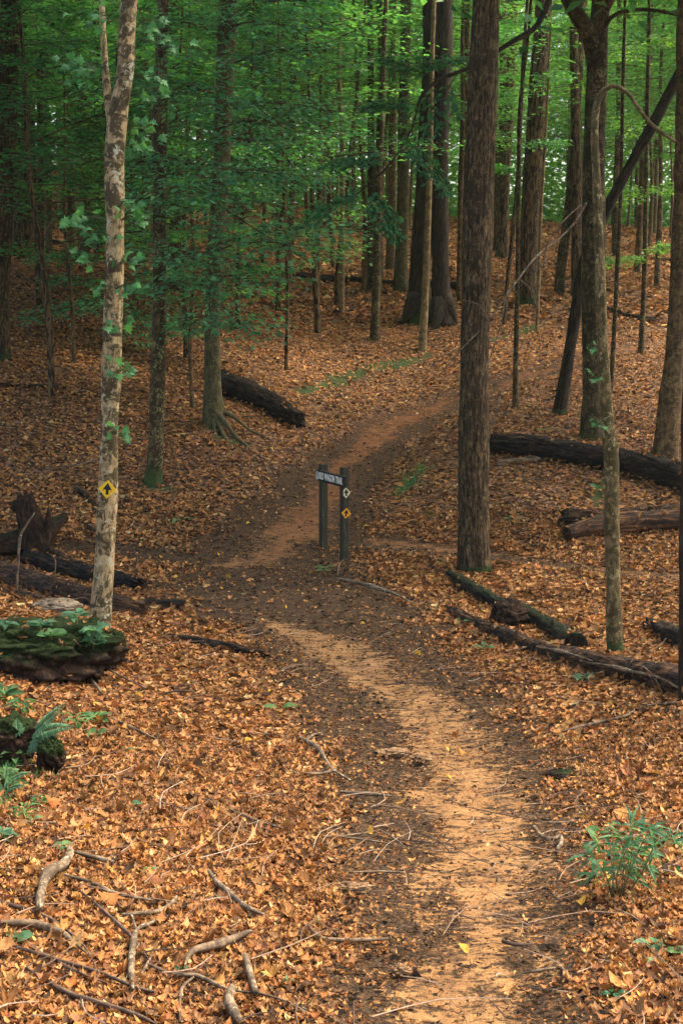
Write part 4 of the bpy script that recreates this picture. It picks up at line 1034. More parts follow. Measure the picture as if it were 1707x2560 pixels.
def make_sign():
    e = np.array([.42, -.907, 0]); n = np.array([-.907, -.42, 0]); up = np.array([0, 0, 1.0])
    Dl, Dr = 20.3, 19.7
    pl = P(808.5 / KD, 1300 / KD, Dl); pr = P(861 / KD, 1300 / KD, Dr)
    zl = H(pl[:1], pl[1:2])[0]; zr = H(pr[:1], pr[1:2])[0]
    tl = P(0, 1160 / KD, Dl)[2]; tr = P(0, 1168 / KD, Dr)[2]
    b = np.array([(pl[0] + pr[0]) / 2, (pl[1] + pr[1]) / 2, (zl + zr) / 2])
    r = root('trail_sign', tuple(b), 'wooden two post trail sign with dark name board at the junction', 'sign')
    for p, z0, z1 in ((pl, zl, tl), (pr, zr, tr)):
        a = Acc(); c = np.array([p[0], p[1], (z0 - .3 + z1) / 2]); hz = (z1 - z0 + .3) / 2
        box(a, c, e * .052, n * .052, up * hz, .008)
        # a ragged weather split near the top and a low collar of soil keep the post from reading as a plain block
        link('post', a.mesh('post', M['post'], b, smooth=False), r)
    # board
    cz = P(0, 1194 / KD, 20)[2]
    ctr = np.array([(pl[0] + pr[0]) / 2, (pl[1] + pr[1]) / 2, 0]) + e * .075 + n * (.052 + .021)
    ctr[2] = cz
    a = Acc(); box(a, ctr, e * .49, n * .020, up * .078, .006)
    bd = link('name_board', a.mesh('name_board', M['board'], b, smooth=False), r)
    cu = bpy.data.curves.new('lettering', 'FONT'); cu.body = 'OLD WAGON TRAIL'; cu.size = .135; cu.extrude = .002; cu.align_x = 'CENTER'; cu.align_y = 'CENTER'
    cu.space_character = 1.10; cu.space_word = 1.25; cu.offset = .0035
    tx = bpy.data.objects.new('lettering', cu); C.objects.link(tx)
    cu.materials.append(M['letter'])
    from mathutils import Matrix
    loc = ctr + n * .0225 + e * .015 - b
    tx.matrix_local = Matrix(((e[0], 0, n[0], loc[0]), (e[1], 0, n[1], loc[1]), (0, 1, 0, loc[2]), (0, 0, 0, 1)))
    tx.parent = bd
    bpy.context.view_layer.update()
    wd = max(q[0] for q in tx.bound_box) - min(q[0] for q in tx.bound_box)
    hd = max(q[1] for q in tx.bound_box) - min(q[1] for q in tx.bound_box)
    tx.scale = (.80 / wd, .100 / hd, 1)
    bpy.context.view_layer.update()
    lm = bpy.data.meshes.new_from_object(tx.evaluated_get(bpy.context.evaluated_depsgraph_get())); lm.name = 'lettering'
    mb, sc_ = tx.matrix_basis.copy(), tx.scale.copy(); bpy.data.objects.remove(tx)
    tx = bpy.data.objects.new('lettering', lm); C.objects.link(tx); tx.matrix_basis = mb; tx.parent = bd
    if not lm.materials: lm.materials.append(M['letter'])
    # emblem: a little hiker inside an oval, painted on the board's end
    a = Acc(); oc = ctr + n * .0215 - e * .435
    m = 28; th = np.arange(m) / m * 2 * math.pi
    for k in range(m):
        q = [(.050 * math.cos(t) * s, .062 * math.sin(t) * s) for t, s in ((th[k], 1), (th[(k + 1) % m], 1), (th[(k + 1) % m], .80), (th[k], .80))]
        v = np.array([oc + x * e + y * up + n * .002 for x, y in q]); a.add(v, [(0, 1, 2, 3)])
    poly_plate(a, oc + up * .026, e, up, n, [(.010 * math.cos(t), .010 * math.sin(t)) for t in th[::3]], .002)
    poly_plate(a, oc, e, up, n, [(-.009, -.008), (.010, -.010), (.012, .014), (-.006, .016)], .002)
    poly_plate(a, oc, e, up, n, [(-.020, -.044), (-.012, -.044), (.004, -.008), (-.008, -.006)], .002)
    poly_plate(a, oc, e, up, n, [(.012, -.044), (.020, -.044), (.011, -.008), (.001, -.008)], .002)
    poly_plate(a, oc, e, up, n, [(-.020, -.004), (-.010, -.002), (-.008, .016), (-.017, .014)], .002)
    link('emblem', a.mesh('emblem', M['letter'], b, smooth=False), bd)
    # diamond markers on the wide face of the right-hand post
    pf = pr + e * .0525
    for vy, mat, out, rotd, lab in ((1231, 'cream', [(0, .075), (.068, 0), (0, -.075), (-.042, -.035), (-.042, .035)], 0, 'cream diamond marker with a black arrow'),
                                   (1282, 'amber', [(0, .075), (.075, 0), (0, -.075), (-.075, 0)], -9, 'amber diamond marker with a black arrow')):
        c = np.array([pf[0], pf[1], P(0, vy / KD, Dr)[2]])
        ca, sa = math.cos(R_(rotd)), math.sin(R_(rotd))
        ax = -n * ca + up * sa; uu = up * ca + n * sa
        a = Acc(); poly_plate(a, c + e * .001, ax, uu, e, out, .003)
        mk = link('marker_plate', a.mesh('marker_plate', M[mat], b, smooth=False), r); mk['label'] = lab
        a = Acc(); poly_plate(a, c + e * .0045, ax, uu, e, ARROW, .0008)
        link('arrow', a.mesh('arrow', M['blackpaint'], b, smooth=False), mk)
make_sign()

def tree_marker():
    D = D1 - .115
    c = P(269.2 / KD, 1223 / KD, D); up0 = np.array([.0, 0, 1.0]); nrm = np.array([.0, -1, 0.0]); rt = np.array([1.0, 0, 0])
    a_ = R_(-6); up = up0 * math.cos(a_) - rt * math.sin(a_); ax = rt * math.cos(a_) + up0 * math.sin(a_)
    r = root('trail_marker', tuple(c), 'yellow diamond trail marker with black arrow on the mottled trunk', 'sign')
    a = Acc(); poly_plate(a, c, ax, up, nrm, [(0, .081), (.078, 0), (0, -.081), (-.078, 0)], .003)
    link('plate', a.mesh('plate', M['yellow'], c, smooth=False), r)
    a = Acc(); poly_plate(a, c + nrm * .0035, ax, up, nrm, [(x * .98, y * 1.02) for x, y in ARROW], .0008)
    link('arrow', a.mesh('arrow', M['blackpaint'], c, smooth=False), r)
    a = Acc()
    for sx in (-.034, .034):
        poly_plate(a, c + nrm * .0035 + ax * sx - up * .012, ax, up, nrm, [(.0045 * math.cos(t), .0035 * math.sin(t)) for t in np.arange(10) / 10 * 6.283], .003)
    link('nail', a.mesh('nail', M['blackpaint'], c, smooth=False), r)
tree_marker()

# ------------------------------------------------------------------ logs
def ground_pts(pts, lift=.8):
    """pixel centre line + width -> world points resting on the ground"""
    o, r = [], []
    for u, v, w in pts:
        h = hit(u, v + w * .5); D = h[1]
        rad = wpx(w, D) / 2
        p = P(u, v, D); p[2] = max(p[2], h[2] + rad * lift * .5)
        o.append(p); r.append(rad)
    return o, r
def top_moss(amt=1.0, lo=.2):
    def f(v, n, L): return amt * np.clip((n[:, 2] - lo) / (1 - lo), 0, 1)
    return f
LOGTOPS, SOLID, LOGSOLID = [], [], []
def log(name, label, pts, mat, amp=.02, seg=22, moss=None, cat='log', step=.07, jag=.05, group=None, ridge=False, sink=0.42):
    p, r = ground_pts(pts)
    p = [q - np.array([0, 0, sink * rr]) for q, rr in zip(p, r)]
    acc = Acc(); b = p[len(p) // 2] - np.array([0, 0, r[len(r) // 2]])
    LOGTOPS.append((np.array(p), np.array(r)))
    tube(acc, p, r, seg * 2, step * .5, amp * 1.15, 26, 6, int(pts[0][0] * 3 + pts[0][1]) % 991, moss=moss, jag=jag, ridge=False)
    LOGSOLID.append((np.concatenate(acc.v), np.concatenate(acc.f[4])))
    return tag(link(name, acc.mesh(name, M[mat], b), None, tuple(b)), label, cat, group)

log('fallen_log', 'thick black fallen log beside the smooth grey beech', [(505, 868, 56), (560, 888, 60), (620, 918, 56), (685, 960, 48)], 'rotdark', .035, jag=.1)
log('fallen_log', 'large brown fallen log passing behind the marker tree', [(-60, 1296, 70), (40, 1318, 66), (150, 1348, 62), (250, 1377, 52), (332, 1397, 40)], 'rot', .02, 28, step=.05)
log('fallen_log', 'dark crumbling log above the large brown log on the left', [(60, 1272, 44), (120, 1290, 46), (200, 1310, 46), (325, 1338, 38)], 'rotdark', .03, jag=.08)
log('fallen_log', 'short dark mossy log lying by the trail edge', [(285, 1377, 22), (340, 1382, 26), (424, 1386, 26)], 'rotdark', .014, 16, top_moss(.55, .5), step=.05, jag=.02)
log('fallen_log', 'charred thin log half buried in leaves left of the trail', [(395, 1460, 18), (440, 1466, 26), (500, 1478, 26), (560, 1492, 22), (617, 1500, 12)], 'rotdark', .014, 16, step=.05, sink=.3)
log('fallen_log', 'long dark log lying across the slope behind the slim arching tree', [(1085, 1003, 42), (1160, 1012, 52), (1280, 1028, 58), (1400, 1046, 64), (1500, 1066, 72), (1620, 1098, 80)], 'rotdark', .03, 30, step=.07, ridge=False)
log('fallen_log', 'rough rotten log above its orange neighbour on the right', [(1290, 1188, 38), (1340, 1188, 40), (1420, 1190, 46), (1600, 1178, 46)], 'rot', .025, 22, step=.05, jag=.08, sink=.1)
log('fallen_log', 'orange brown split log on the right ending in a dark hollow', [(1298, 1224, 40), (1350, 1210, 44), (1420, 1200, 46), (1600, 1192, 48)], 'rotorange', .02, 22, step=.05, jag=.03, sink=.05)
log('fallen_log', 'green mossy log sloping down from the big ridged trunk', [(1030, 1312, 24), (1070, 1338, 36), (1130, 1370, 42), (1200, 1402, 44), (1260, 1430, 46), (1322, 1468, 50)], 'rotdark', .016, 26, top_moss(.82, -.05), step=.04, jag=.02)
log('fallen_log', 'long brown weathered log running to the right edge', [(1022, 1392, 14), (1070, 1416, 26), (1150, 1448, 36), (1240, 1484, 44), (1340, 1506, 56), (1450, 1530, 66), (1620, 1565, 76)], 'rot', .016, 30, top_moss(.25, .6), step=.05)
log('fallen_branch', 'thin curved dark branch near the foot of the sign', [(935, 1272, 8), (980, 1280, 12), (1020, 1292, 12), (1045, 1306, 10)], 'rotdark', .004, 10, top_moss(.4, .3), 'branch', .04, .01)
log('fallen_branch', 'knobbly weathered branch below the long dark log', [(1140, 1064, 10), (1180, 1056, 14), (1235, 1050, 16), (1290, 1046, 18), (1350, 1052, 20), (1392, 1062, 16)], 'stick', .012, 12, top_moss(.5, .4), 'branch', .05, .02)
log('fallen_branch', 'thin dark branch below the right end of the long log', [(1440, 1094, 6), (1490, 1096, 10), (1568, 1106, 12)], 'rotdark', .006, 10, None, 'branch', .06)
log('fallen_log', 'very long dark log far up the slope behind the beech', [(560, 612, 14), (660, 628, 18), (800, 640, 20), (940, 650, 22), (1060, 656, 22)], 'rotdark', .03, 14, None, step=.2)
log('fallen_log', 'dark far log on the slope right of the forked tree', [(1395, 708, 12), (1440, 722, 18), (1512, 738, 14)], 'rotdark', .03, 12, None, step=.15)
log('fallen_log', 'pale brown log far back beyond the right clearing', [(1470, 588, 12), (1520, 594, 14), (1600, 600, 16)], 'brown', .02, 12, None, step=.2)
log('fallen_log', 'short dark log by the narrow dark trunk on the far slope', [(1225, 680, 8), (1260, 688, 10), (1290, 690, 8)], 'rotdark', .02, 10, None, step=.15)
log('fallen_log', 'dark branch lying on the left hill among the trunks', [(70, 548, 10), (110, 552, 16), (150, 556, 10)], 'rotdark', .02, 10, None, step=.2)
log('fallen_log', 'thin dark log lying on the shaded left slope', [(-20, 880, 8), (60, 884, 10), (150, 886, 8)], 'rotdark', .01, 10, None, step=.15)
log('fallen_log', 'black stubby log at the right edge beside the dark trunk', [(1490, 1425, 30), (1530, 1445, 44), (1590, 1470, 50)], 'rotdark', .02, 16, None, step=.06)
log('fallen_branch', 'mossy dark bark scrap lying right of the big trunk', [(1190, 1256, 8), (1225, 1254, 12), (1262, 1258, 8)], 'rotdark', .006, 8, top_moss(.8, .2), 'branch', .05)
log('root', 'orange brown bare root snaking in the right corner', [(1420, 2280, 14), (1450, 2245, 16), (1490, 2215, 16), (1530, 2185, 14), (1600, 2160, 12)], 'redstick', .006, 10, None, 'root', .03)

log('fallen_log', 'splintered brown log piece leaning into the left hand wood pile', [(100, 1262, 22), (150, 1284, 30), (212, 1312, 34)], 'rot', .03, 18, top_moss(.3, .5), step=.04, jag=.12)
log('fallen_log', 'thin reddish rotten log below the large brown log at left', [(-30, 1352, 18), (60, 1366, 24), (150, 1388, 20), (200, 1402, 12)], 'rot', .02, 16, None, step=.04, jag=.06)
log('fallen_branch', 'dark crooked branch on the leaves above the left wood pile', [(140, 1200, 8), (175, 1192, 10), (205, 1210, 12), (226, 1226, 8)], 'rotdark', .01, 10, None, 'branch', .04, .03)
log('fallen_branch', 'brown branch end jutting by the marker tree on the upper slope', [(168, 1110, 12), (192, 1128, 16), (208, 1150, 14), (225, 1158, 8)], 'rot', .012, 12, None, 'branch', .04, .03)
log('fallen_branch', 'thin fallen branch across the mid left slope', [(105, 1075, 6), (160, 1070, 8), (222, 1055, 7)], 'stick', .006, 10, None, 'branch', .05, .02)

def log_leaves():
    acc = Acc(); pr = [fan(OVAL, .5, .4, .4, 0, 6, .05), fan(OAK, .6, .3, .3, 0, 1, .08)]
    for p, r in LOGTOPS:
        q, rr = resample(p, r, .05); L = len(q) * .05; n = int(L * rr.mean() * 90) + 3
        k = rng.integers(0, len(q), n); T = np.gradient(q, axis=0)[k]; T /= np.linalg.norm(T, axis=1)[:, None]
        sd = np.cross(T, [0, 0, 1.0]); sd /= np.linalg.norm(sd, axis=1)[:, None]
        a = rng.normal(0, .45, n); up = sd * np.sin(a)[:, None] + np.array([0, 0, 1.0]) * np.cos(a)[:, None]
        pos = q[k] + up * (rr[k] * 1.03 + .004)[:, None]
        th = rng.uniform(0, 6.28, n); d = T * np.cos(th)[:, None] + np.cross(up, T) * np.sin(th)[:, None]
        # drift of leaves banked against the log's foot
        m = int(L * 45); k2 = rng.integers(0, len(q), m); sg = rng.choice([-1, 1], m)
        T2 = np.gradient(q, axis=0)[k2]; s2 = np.cross(T2, [0, 0, 1.0]); s2 /= np.linalg.norm(s2, axis=1)[:, None] + 1e-9
        off = rr[k2] * rng.uniform(.75, 1.5, m); ps = q[k2] + s2 * (sg * off)[:, None]
        ps[:, 2] = H(ps[:, 0], ps[:, 1]) + np.maximum(.01, (1.5 * rr[k2] - off) * .5) + rng.uniform(0, .03, m)
        upd = rand_dirs(m, 1, .5); t3 = rng.uniform(0, 6.28, m); d2 = np.stack([np.cos(t3), np.sin(t3), rng.normal(0, .3, m)], 1)
        P3 = np.vstack([pos, ps]); D3 = np.vstack([d, d2]); U3 = np.vstack([up, upd]); sc = .055 + .0012 * P3[:, 1]
        c = litter_cols(len(P3), .95); s = sc * rng.uniform(.6, 1.25, len(P3)); pick = rng.integers(0, 2, len(P3))
        for j in range(2): leaves(acc, P3[pick == j], D3[pick == j], U3[pick == j], s[pick == j], c[pick == j], pr[j])
    tag(link('drifted_leaves', acc.mesh('drifted_leaves', M['litter'])), 'dead leaves lying on the logs and banked against them', 'leaf litter', kind='stuff')
log_leaves()

# rotted chunks, stumps, rocks
def lump(name, label, u, v, wx, hz, depth, mat, amp, freq, seed, moss, cat, rot=0, dz=0.0, cut=None):
    h = hit(u, v + hz / 2); D = h[1]; c = P(u, v, D + wpx(depth, D) * .25)
    acc = Acc(); c[2] += dz
    blob(acc, c, wpx(wx, D) / 2, wpx(depth, D) / 2, wpx(hz, D) / 2, amp, freq, seed, moss, rot, cut=cut, nu=110, nv=66)
    b = (c[0], c[1], h[2])
    SOLID.append((np.concatenate(acc.v), np.concatenate(acc.f[4])))
    return tag(link(name, acc.mesh(name, M[mat], b), None, b), label, cat)
lump('mossy_boulder', 'broad moss covered ledge of rotted wood left of the marker tree', 70, 1480, 420, 150, 300, 'chunk', .22, 3.4, 3, top_moss(1.15, -.4), 'boulder', 0, -.05)
lump('mossy_stump', 'small round mossy stump right at the foot of the marker tree', 266, 1482, 48, 66, 50, 'chunk', .16, 2.2, 5, top_moss(1.3, -.5), 'stump')
lump('mossy_stump', 'mossy buttress under the left side of the marker tree', 200, 1482, 80, 84, 70, 'chunk', .22, 2.4, 15, top_moss(1.2, -.2), 'stump')
lump('rotten_stump', 'brown rotten stump capped with moss beside the fern', 30, 1700, 130, 110, 120, 'chunk', .24, 2.4, 6, top_moss(1.1, .25), 'stump')
lump('mossy_stump', 'low mossy hump just right of the fern', 118, 1735, 66, 90, 70, 'chunk', .2, 2.6, 16, top_moss(1.3, -.2), 'stump')
lump('stone_slab', 'pale flat stone resting on the mossy ledge', 132, 1393, 112, 36, 80, 'rock', .14, 2.5, 7, top_moss(.15, .4), 'stone')
lump('rotten_stump', 'crumbling red brown chunk of wood between the two right logs', 1168, 1410, 88, 66, 70, 'chunk', .20, 1.9, 9, None, 'stump', .4)
lump('trail_stone', 'pale flat stone embedded in the trail', 905, 1728, 70, 16, 40, 'claystone', .35, 2.8, 10, None, 'stone', .2)
lump('trail_stone', 'small tan stone beside the flat trail stone', 968, 1742, 44, 20, 30, 'claystone', .35, 2.8, 11, None, 'stone', .3)
lump('wood_chunk', 'short stubby piece of tan wood on the trail edge', 815, 2040, 78, 22, 30, 'claystone', .32, 2.8, 12, None, 'wood', .1)
lump('trail_stone', 'small rounded orange stone on the bottom stretch of trail', 918, 2228, 44, 26, 30, 'claystone', .35, 2.8, 13, None, 'stone', .1)
lump('mossy_stone', 'thin mossy hump where leaves meet the trail on the right', 1290, 1776, 90, 12, 60, 'chunk', .25, 2.8, 14, top_moss(.6, .0), 'stone', .1)

def snag():
    """upturned mossy root with broken prongs"""
    p0, r0 = ground_pts([(-50, 1252, 40), (20, 1250, 52), (70, 1240, 60), (110, 1215, 48), (150, 1186, 24)])
    acc = Acc(); b = p0[1] - np.array([0, 0, r0[1]])
    D = p0[1][1]
    tube(acc, p0, [q * 1.0 for q in r0], 28, .03, .03, 14, 5, 5, moss=top_moss(.55, .1), jag=.10)
    tube(acc, [P(78, 1255, D), P(76, 1215, D - .05), P(66, 1180, D - .06), P(60, 1140, D - .06)], [wpx(w, D) / 2 for w in (70, 56, 50, 40)], 28, .03, .035, 14, 4, 6, moss=top_moss(.5, -.6), jag=.10)
    tube(acc, [P(70, 1175, D - .05), P(48, 1160, D - .06), P(32, 1165, D - .02)], [wpx(w, D) / 2 for w in (40, 32, 16)], 20, .03, .03, 14, 4, 7, moss=.35, jag=.05)
    tube(acc, [P(95, 1245, D - .05), P(110, 1200, D - .1), P(112, 1170, D - .1)], [wpx(w, D) / 2 for w in (30, 18, 7)], 14, .03, .012, 14, 4, 8, moss=top_moss(.3, .2), jag=.05)
    tag(link('upturned_stump', acc.mesh('upturned_stump', M['chunk'], b), None, tuple(b)), 'upturned mossy stump with broken prongs at the left edge', 'stump')
snag()

def lump_leaves():
    acc = Acc(); pr = [fan(OVAL, .5, .4, .4, 0, 6, .05), fan(OAK, .6, .3, .3, 0, 1, .08)]
    for v, f in SOLID:
        a, b_, c_, d_ = (v[f[:, k]] for k in range(4)); nn = np.cross(c_ - a, d_ - b_); ar = np.linalg.norm(nn, axis=1) / 2 + 1e-9; nn = nn / (2 * ar[:, None])
        if nn[:, 2][v[f].mean(1)[:, 2] > np.median(v[:, 2])].mean() < 0: nn = -nn
        w = ar * np.clip(nn[:, 2] - .45, 0, 1); n = int(w.sum() * 90)
        if n < 2: continue
        k = rng.choice(len(f), n, p=w / w.sum()); pos = v[f[k]].mean(1) + nn[k] * .012; th = rng.uniform(0, 6.28, n)
        d = np.stack([np.cos(th), np.sin(th), np.zeros(n)], 1); up = nn[k] + rng.normal(0, .25, (n, 3)); pick = rng.integers(0, 2, n)
        for j in range(2):
            m = pick == j
            if m.any(): leaves(acc, pos[m], d[m], up[m], rng.uniform(.04, .08, m.sum()), litter_cols(m.sum(), .9), pr[j])
    tag(link('scattered_leaves', acc.mesh('scattered_leaves', M['litter'])), 'dead leaves scattered over the mossy stumps and ledge', 'leaf litter', kind='stuff')
lump_leaves()

# plants and sticks below may stand on the lumps, not only on the ground
from mathutils.bvhtree import BVHTree
_bv = [BVHTree.FromPolygons([tuple(q) for q in v], [tuple(int(k) for k in f) for f in fs]) for v, fs in SOLID + LOGSOLID]
hit_ground = hit
def hit(u, v):
    g = hit_ground(u, v); d = ray(u, v); d = Vector(d / np.linalg.norm(d))
    for bv in _bv:
        h = bv.ray_cast(Vector((0, 0, CAM_Z)), d)
        if h[0] is not None and h[0].y < g[1]: g = np.array(h[0][:])
    return g

# ------------------------------------------------------------------ sticks
def stick(label, pts, mat='stick', forks=(), lift=.9, moss=None, free=False):
    allp = [pts] + list(forks); acc = Acc(); b = None
    for k, pl in enumerate(allp):
        p, r = ground_pts([(u, v, w) for u, v, w in pl], lift)
        if free:
            Da = hit(pl[0][0], pl[0][1])[1] - .04; Db = hit(pl[-1][0], pl[-1][1])[1] - .04
            if abs(Da - Db) > 1.6: Db = Da
            Ds_ = np.linspace(Da, Db, len(pl))
            if k == 0: main = (np.array(pl), Ds_)
            else:
                q_ = np.argmin(np.hypot(main[0][:, 0] - pl[0][0], main[0][:, 1] - pl[0][1])); Ds_ = np.full(len(pl), main[1][q_])
            p = [P(u, v, D) for (u, v, w), D in zip(pl, Ds_)]; r = [wpx(w, Da) / 2 for u, v, w in pl]
        else: p = [q + np.array([0, 0, 0.018 + .3 * rr_]) for q, rr_ in zip(p, r)]
        if b is None: b = np.array(p[0])
        rr = np.array(r); rr[-1] *= .6; rr[0] *= .85
        rr = rr * (1.0 if max(r) < .008 else .85)
        tube(acc, p, rr, 10 if rr.max() > .008 else 6, .03, rr.max() * .30, 40, 4, int(pl[0][0] + pl[0][1]) % 983, moss=moss, jag=rr.max() * .6)
    return tag(link('fallen_stick', acc.mesh('fallen_stick', M[mat], b), None, tuple(b)), label, 'stick')

stick('thick curved stick with peeling bark, left foreground', [(92, 2100, 30), (95, 2058, 28), (115, 2015, 27), (145, 1998, 25), (160, 1975, 22), (160, 1958, 18)], 'birch', [[(165, 1965, 16), (200, 1975, 18), (262, 1992, 16)]])
stick('long thin stick ending in a lichen crusted slab', [(-20, 2003, 8), (100, 2009, 8), (200, 2034, 9), (275, 2064, 11), (348, 2076, 7)], 'stick')
stick('lichen crusted flat bark piece under the long thin stick', [(178, 2038, 7), (230, 2052, 11), (290, 2068, 13), (350, 2078, 8)], 'birch')
stick('long thin curving stick dropping toward the bottom left', [(-20, 2076, 8), (100, 2114, 8), (175, 2164, 8), (205, 2200, 7), (222, 2240, 6), (226, 2290, 5)], 'darkstick')
stick('thick brown arched stick at the left edge', [(-30, 2132, 20), (75, 2134, 22), (140, 2154, 20), (180, 2185, 16), (208, 2208, 12)], 'stick')
stick('long straight stick crossing the lower left corner', [(-20, 2166, 10), (125, 2214, 11), (225, 2244, 11), (310, 2279, 12), (355, 2291, 12)], 'darkstick', [[(120, 2212, 7), (170, 2240, 6), (260, 2275, 5)]])
stick('dark slanting stick meeting the upright forked stick', [(185, 2056, 9), (240, 2104, 11), (300, 2159, 11), (335, 2204, 9), (352, 2232, 8)], 'darkstick')
stick('forked lichen stick pointing down in the left foreground', [(305, 2285, 18), (303, 2214, 18), (314, 2150, 16), (345, 2132, 14), (382, 2116, 12)], 'birch', [[(314, 2150, 13), (303, 2112, 8)]])
stick('pale crooked stick with upturned tip', [(280, 2112, 8), (320, 2108, 12), (368, 2104, 12), (390, 2088, 11), (406, 2070, 10)], 'birch')
stick('stout brown stick with a dark broken end', [(424, 2230, 16), (440, 2199, 18), (480, 2186, 20), (520, 2174, 19), (576, 2150, 16)], 'stick')
stick('white barked stick lying mid left among leaves', [(480, 2010, 12), (500, 2038, 14), (525, 2059, 15), (565, 2094, 14), (612, 2114, 7)], 'birch')
stick('pale upright looking log piece near the bottom edge', [(563, 2206, 22), (573, 2244, 24), (586, 2292, 24)], 'birch')
stick('pale broken stick end at the bottom edge', [(535, 2280, 24), (526, 2312, 26), (550, 2358, 28)], 'birch')
stick('long thin stick snaking right along the bottom', [(340, 2225, 9), (400, 2249, 10), (450, 2252, 11), (525, 2284, 10), (600, 2294, 10), (660, 2312, 8), (715, 2336, 6)], 'stick', [[(452, 2250, 8), (418, 2284, 10), (414, 2360, 11)]])
stick('dark thin stick lowest in the left corner', [(60, 2236, 9), (150, 2289, 10), (225, 2314, 10), (310, 2342, 9), (360, 2365, 8)], 'darkstick')
stick('short dark twig crossing the forked stick', [(355, 2180, 6), (345, 2215, 7), (325, 2250, 8), (310, 2280, 8)], 'stick')
stick('thin pale stick high on the left leaf bank', [(470, 1834, 5), (565, 1884, 7), (650, 1911, 6)], 'stick')
stick('short thin stick on the leaf bank left of the white stick', [(308, 1933, 5), (340, 1944, 6), (374, 1955, 5)], 'stick')
stick('angled pale stick on the left margin of the trail', [(706, 2134, 9), (722, 2152, 9), (742, 2166, 10), (800, 2170, 10), (892, 2168, 9)], 'stick')
stick('forked thin twig pointing into the trail', [(740, 1930, 5), (784, 1928, 6), (830, 1922, 5), (874, 1914, 5)], 'stick', [[(784, 1930, 6), (860, 1940, 6), (920, 1952, 5), (950, 1970, 4)], [(872, 1914, 5), (900, 1930, 4), (940, 1962, 3)]])
stick('hooked grey stick on the right of the clay', [(1226, 1908, 11), (1240, 1926, 12), (1256, 1936, 12), (1276, 1934, 12), (1286, 1926, 12), (1288, 1942, 12), (1278, 1960, 10)], 'birch')
stick('short tan stick lying flat on the trail', [(1202, 2247, 8), (1235, 2240, 10), (1274, 2233, 7)], 'stick')
stick('short black stick on the dark trail margin', [(1152, 2172, 10), (1180, 2180, 12), (1222, 2179, 8)], 'darkstick')
stick('thick forked stick where leaves meet the dark soil', [(690, 1702, 11), (710, 1712, 11), (728, 1724, 12), (748, 1752, 10), (765, 1775, 8), (805, 1800, 6)], 'birch', [[(704, 1706, 8), (720, 1694, 8), (740, 1688, 6)], [(555, 1693, 4), (620, 1692, 6), (690, 1702, 5)], [(770, 1776, 7), (720, 1784, 6), (640, 1775, 4)]])
stick('lichened stick sloping out of the mossy ledge', [(135, 1474, 10), (165, 1515, 11), (200, 1556, 9), (245, 1608, 5)], 'stick')
stick('long thin stick running down from the marker tree', [(170, 1476, 6), (240, 1536, 6), (345, 1591, 4)], 'stick')
stick('straight stick half hidden in leaves below the ledge', [(236, 1645, 7), (320, 1686, 9), (387, 1717, 7)], 'stick')
stick('small dark forked twig standing up in the leaves', [(380, 1638, 6), (379, 1600, 6), (377, 1560, 4)], 'darkstick', [[(379, 1592, 4), (410, 1586, 4), (448, 1588, 3)], [(379, 1600, 4), (365, 1618, 3), (358, 1626, 2)]], free=True)
stick('pale reddish twig spread over the big brown log', [(-10, 1328, 6), (60, 1329, 6), (105, 1332, 6), (165, 1356, 5), (225, 1388, 4)], 'redstick', [[(90, 1331, 4), (125, 1322, 4), (160, 1330, 3), (190, 1350, 2)], [(95, 1335, 3), (105, 1360, 3), (115, 1378, 2)], [(125, 1340, 3), (128, 1290, 3), (118, 1272, 2)]], free=True)
stick('bare upright stick standing before the mossy stump', [(38, 1358, 7), (42, 1310, 8), (46, 1240, 9), (54, 1218, 8), (80, 1178, 5)], 'stick', free=True)
stick('thin curved twig rising right of the marker tree', [(256, 1342, 4), (300, 1318, 5), (312, 1296, 4), (316, 1270, 3)], 'stick', free=True)
stick('thin bent stem looping over the mossy ledge', [(200, 1395, 4), (172, 1402, 5), (186, 1430, 5), (208, 1455, 5), (222, 1488, 4), (262, 1498, 4), (310, 1490, 3)], 'stick', free=True)
stick('long pale stick lying on the right hand log', [(1232, 1492, 9), (1280, 1500, 10), (1324, 1512, 9), (1360, 1524, 7)], 'birch')
stick('longest pale stick running to the right edge over the log', [(1332, 1524, 8), (1400, 1536, 9), (1440, 1546, 10), (1504, 1561, 10), (1540, 1576, 10), (1600, 1610, 10)], 'stick', [[(1440, 1546, 6), (1420, 1566, 6), (1390, 1580, 5)], [(1440, 1546, 5), (1470, 1535, 4), (1500, 1560, 4), (1520, 1600, 3)]])
stick('thin fork of twigs tangled on the right hand log', [(1295, 1440, 4), (1315, 1480, 4), (1330, 1530, 5), (1326, 1568, 4)], 'stick', [[(1315, 1480, 4), (1370, 1500, 4), (1435, 1488, 3)], [(1330, 1530, 4), (1360, 1520, 3), (1400, 1530, 3)], [(1315, 1480, 4), (1290, 1500, 3)]], free=True)
stick('crooked pale stick in leaves on the right bank', [(1269, 1691, 7), (1324, 1678, 8), (1380, 1664, 8), (1434, 1651, 7), (1470, 1632, 7), (1509, 1623, 7), (1600, 1620, 6)], 'stick')
stick('pale straight stick left of the mossy log', [(780, 1335, 8), (834, 1346, 10), (899, 1366, 9), (946, 1388, 6)], 'birch')
stick('thin stick leaning on the brown weathered log', [(1165, 1500, 4), (1210, 1490, 5), (1254, 1472, 4)], 'stick')
stick('short brown stick beside the big trunk foot', [(1120, 1284, 5), (1150, 1294, 6), (1175, 1304, 5)], 'stick')
stick('thin grey stick behind the twin trail posts', [(775, 1322, 4), (778, 1300, 5), (788, 1282, 4)], 'stick', free=True)
stick('thin twig lying across the clay in mid trail', [(880, 1578, 4), (940, 1574, 5), (1010, 1572, 4)], 'darkstick')
stick('long low twig on the dark soil left of the clay', [(780, 1826, 8), (840, 1830, 9), (905, 1836, 8)], 'stick')
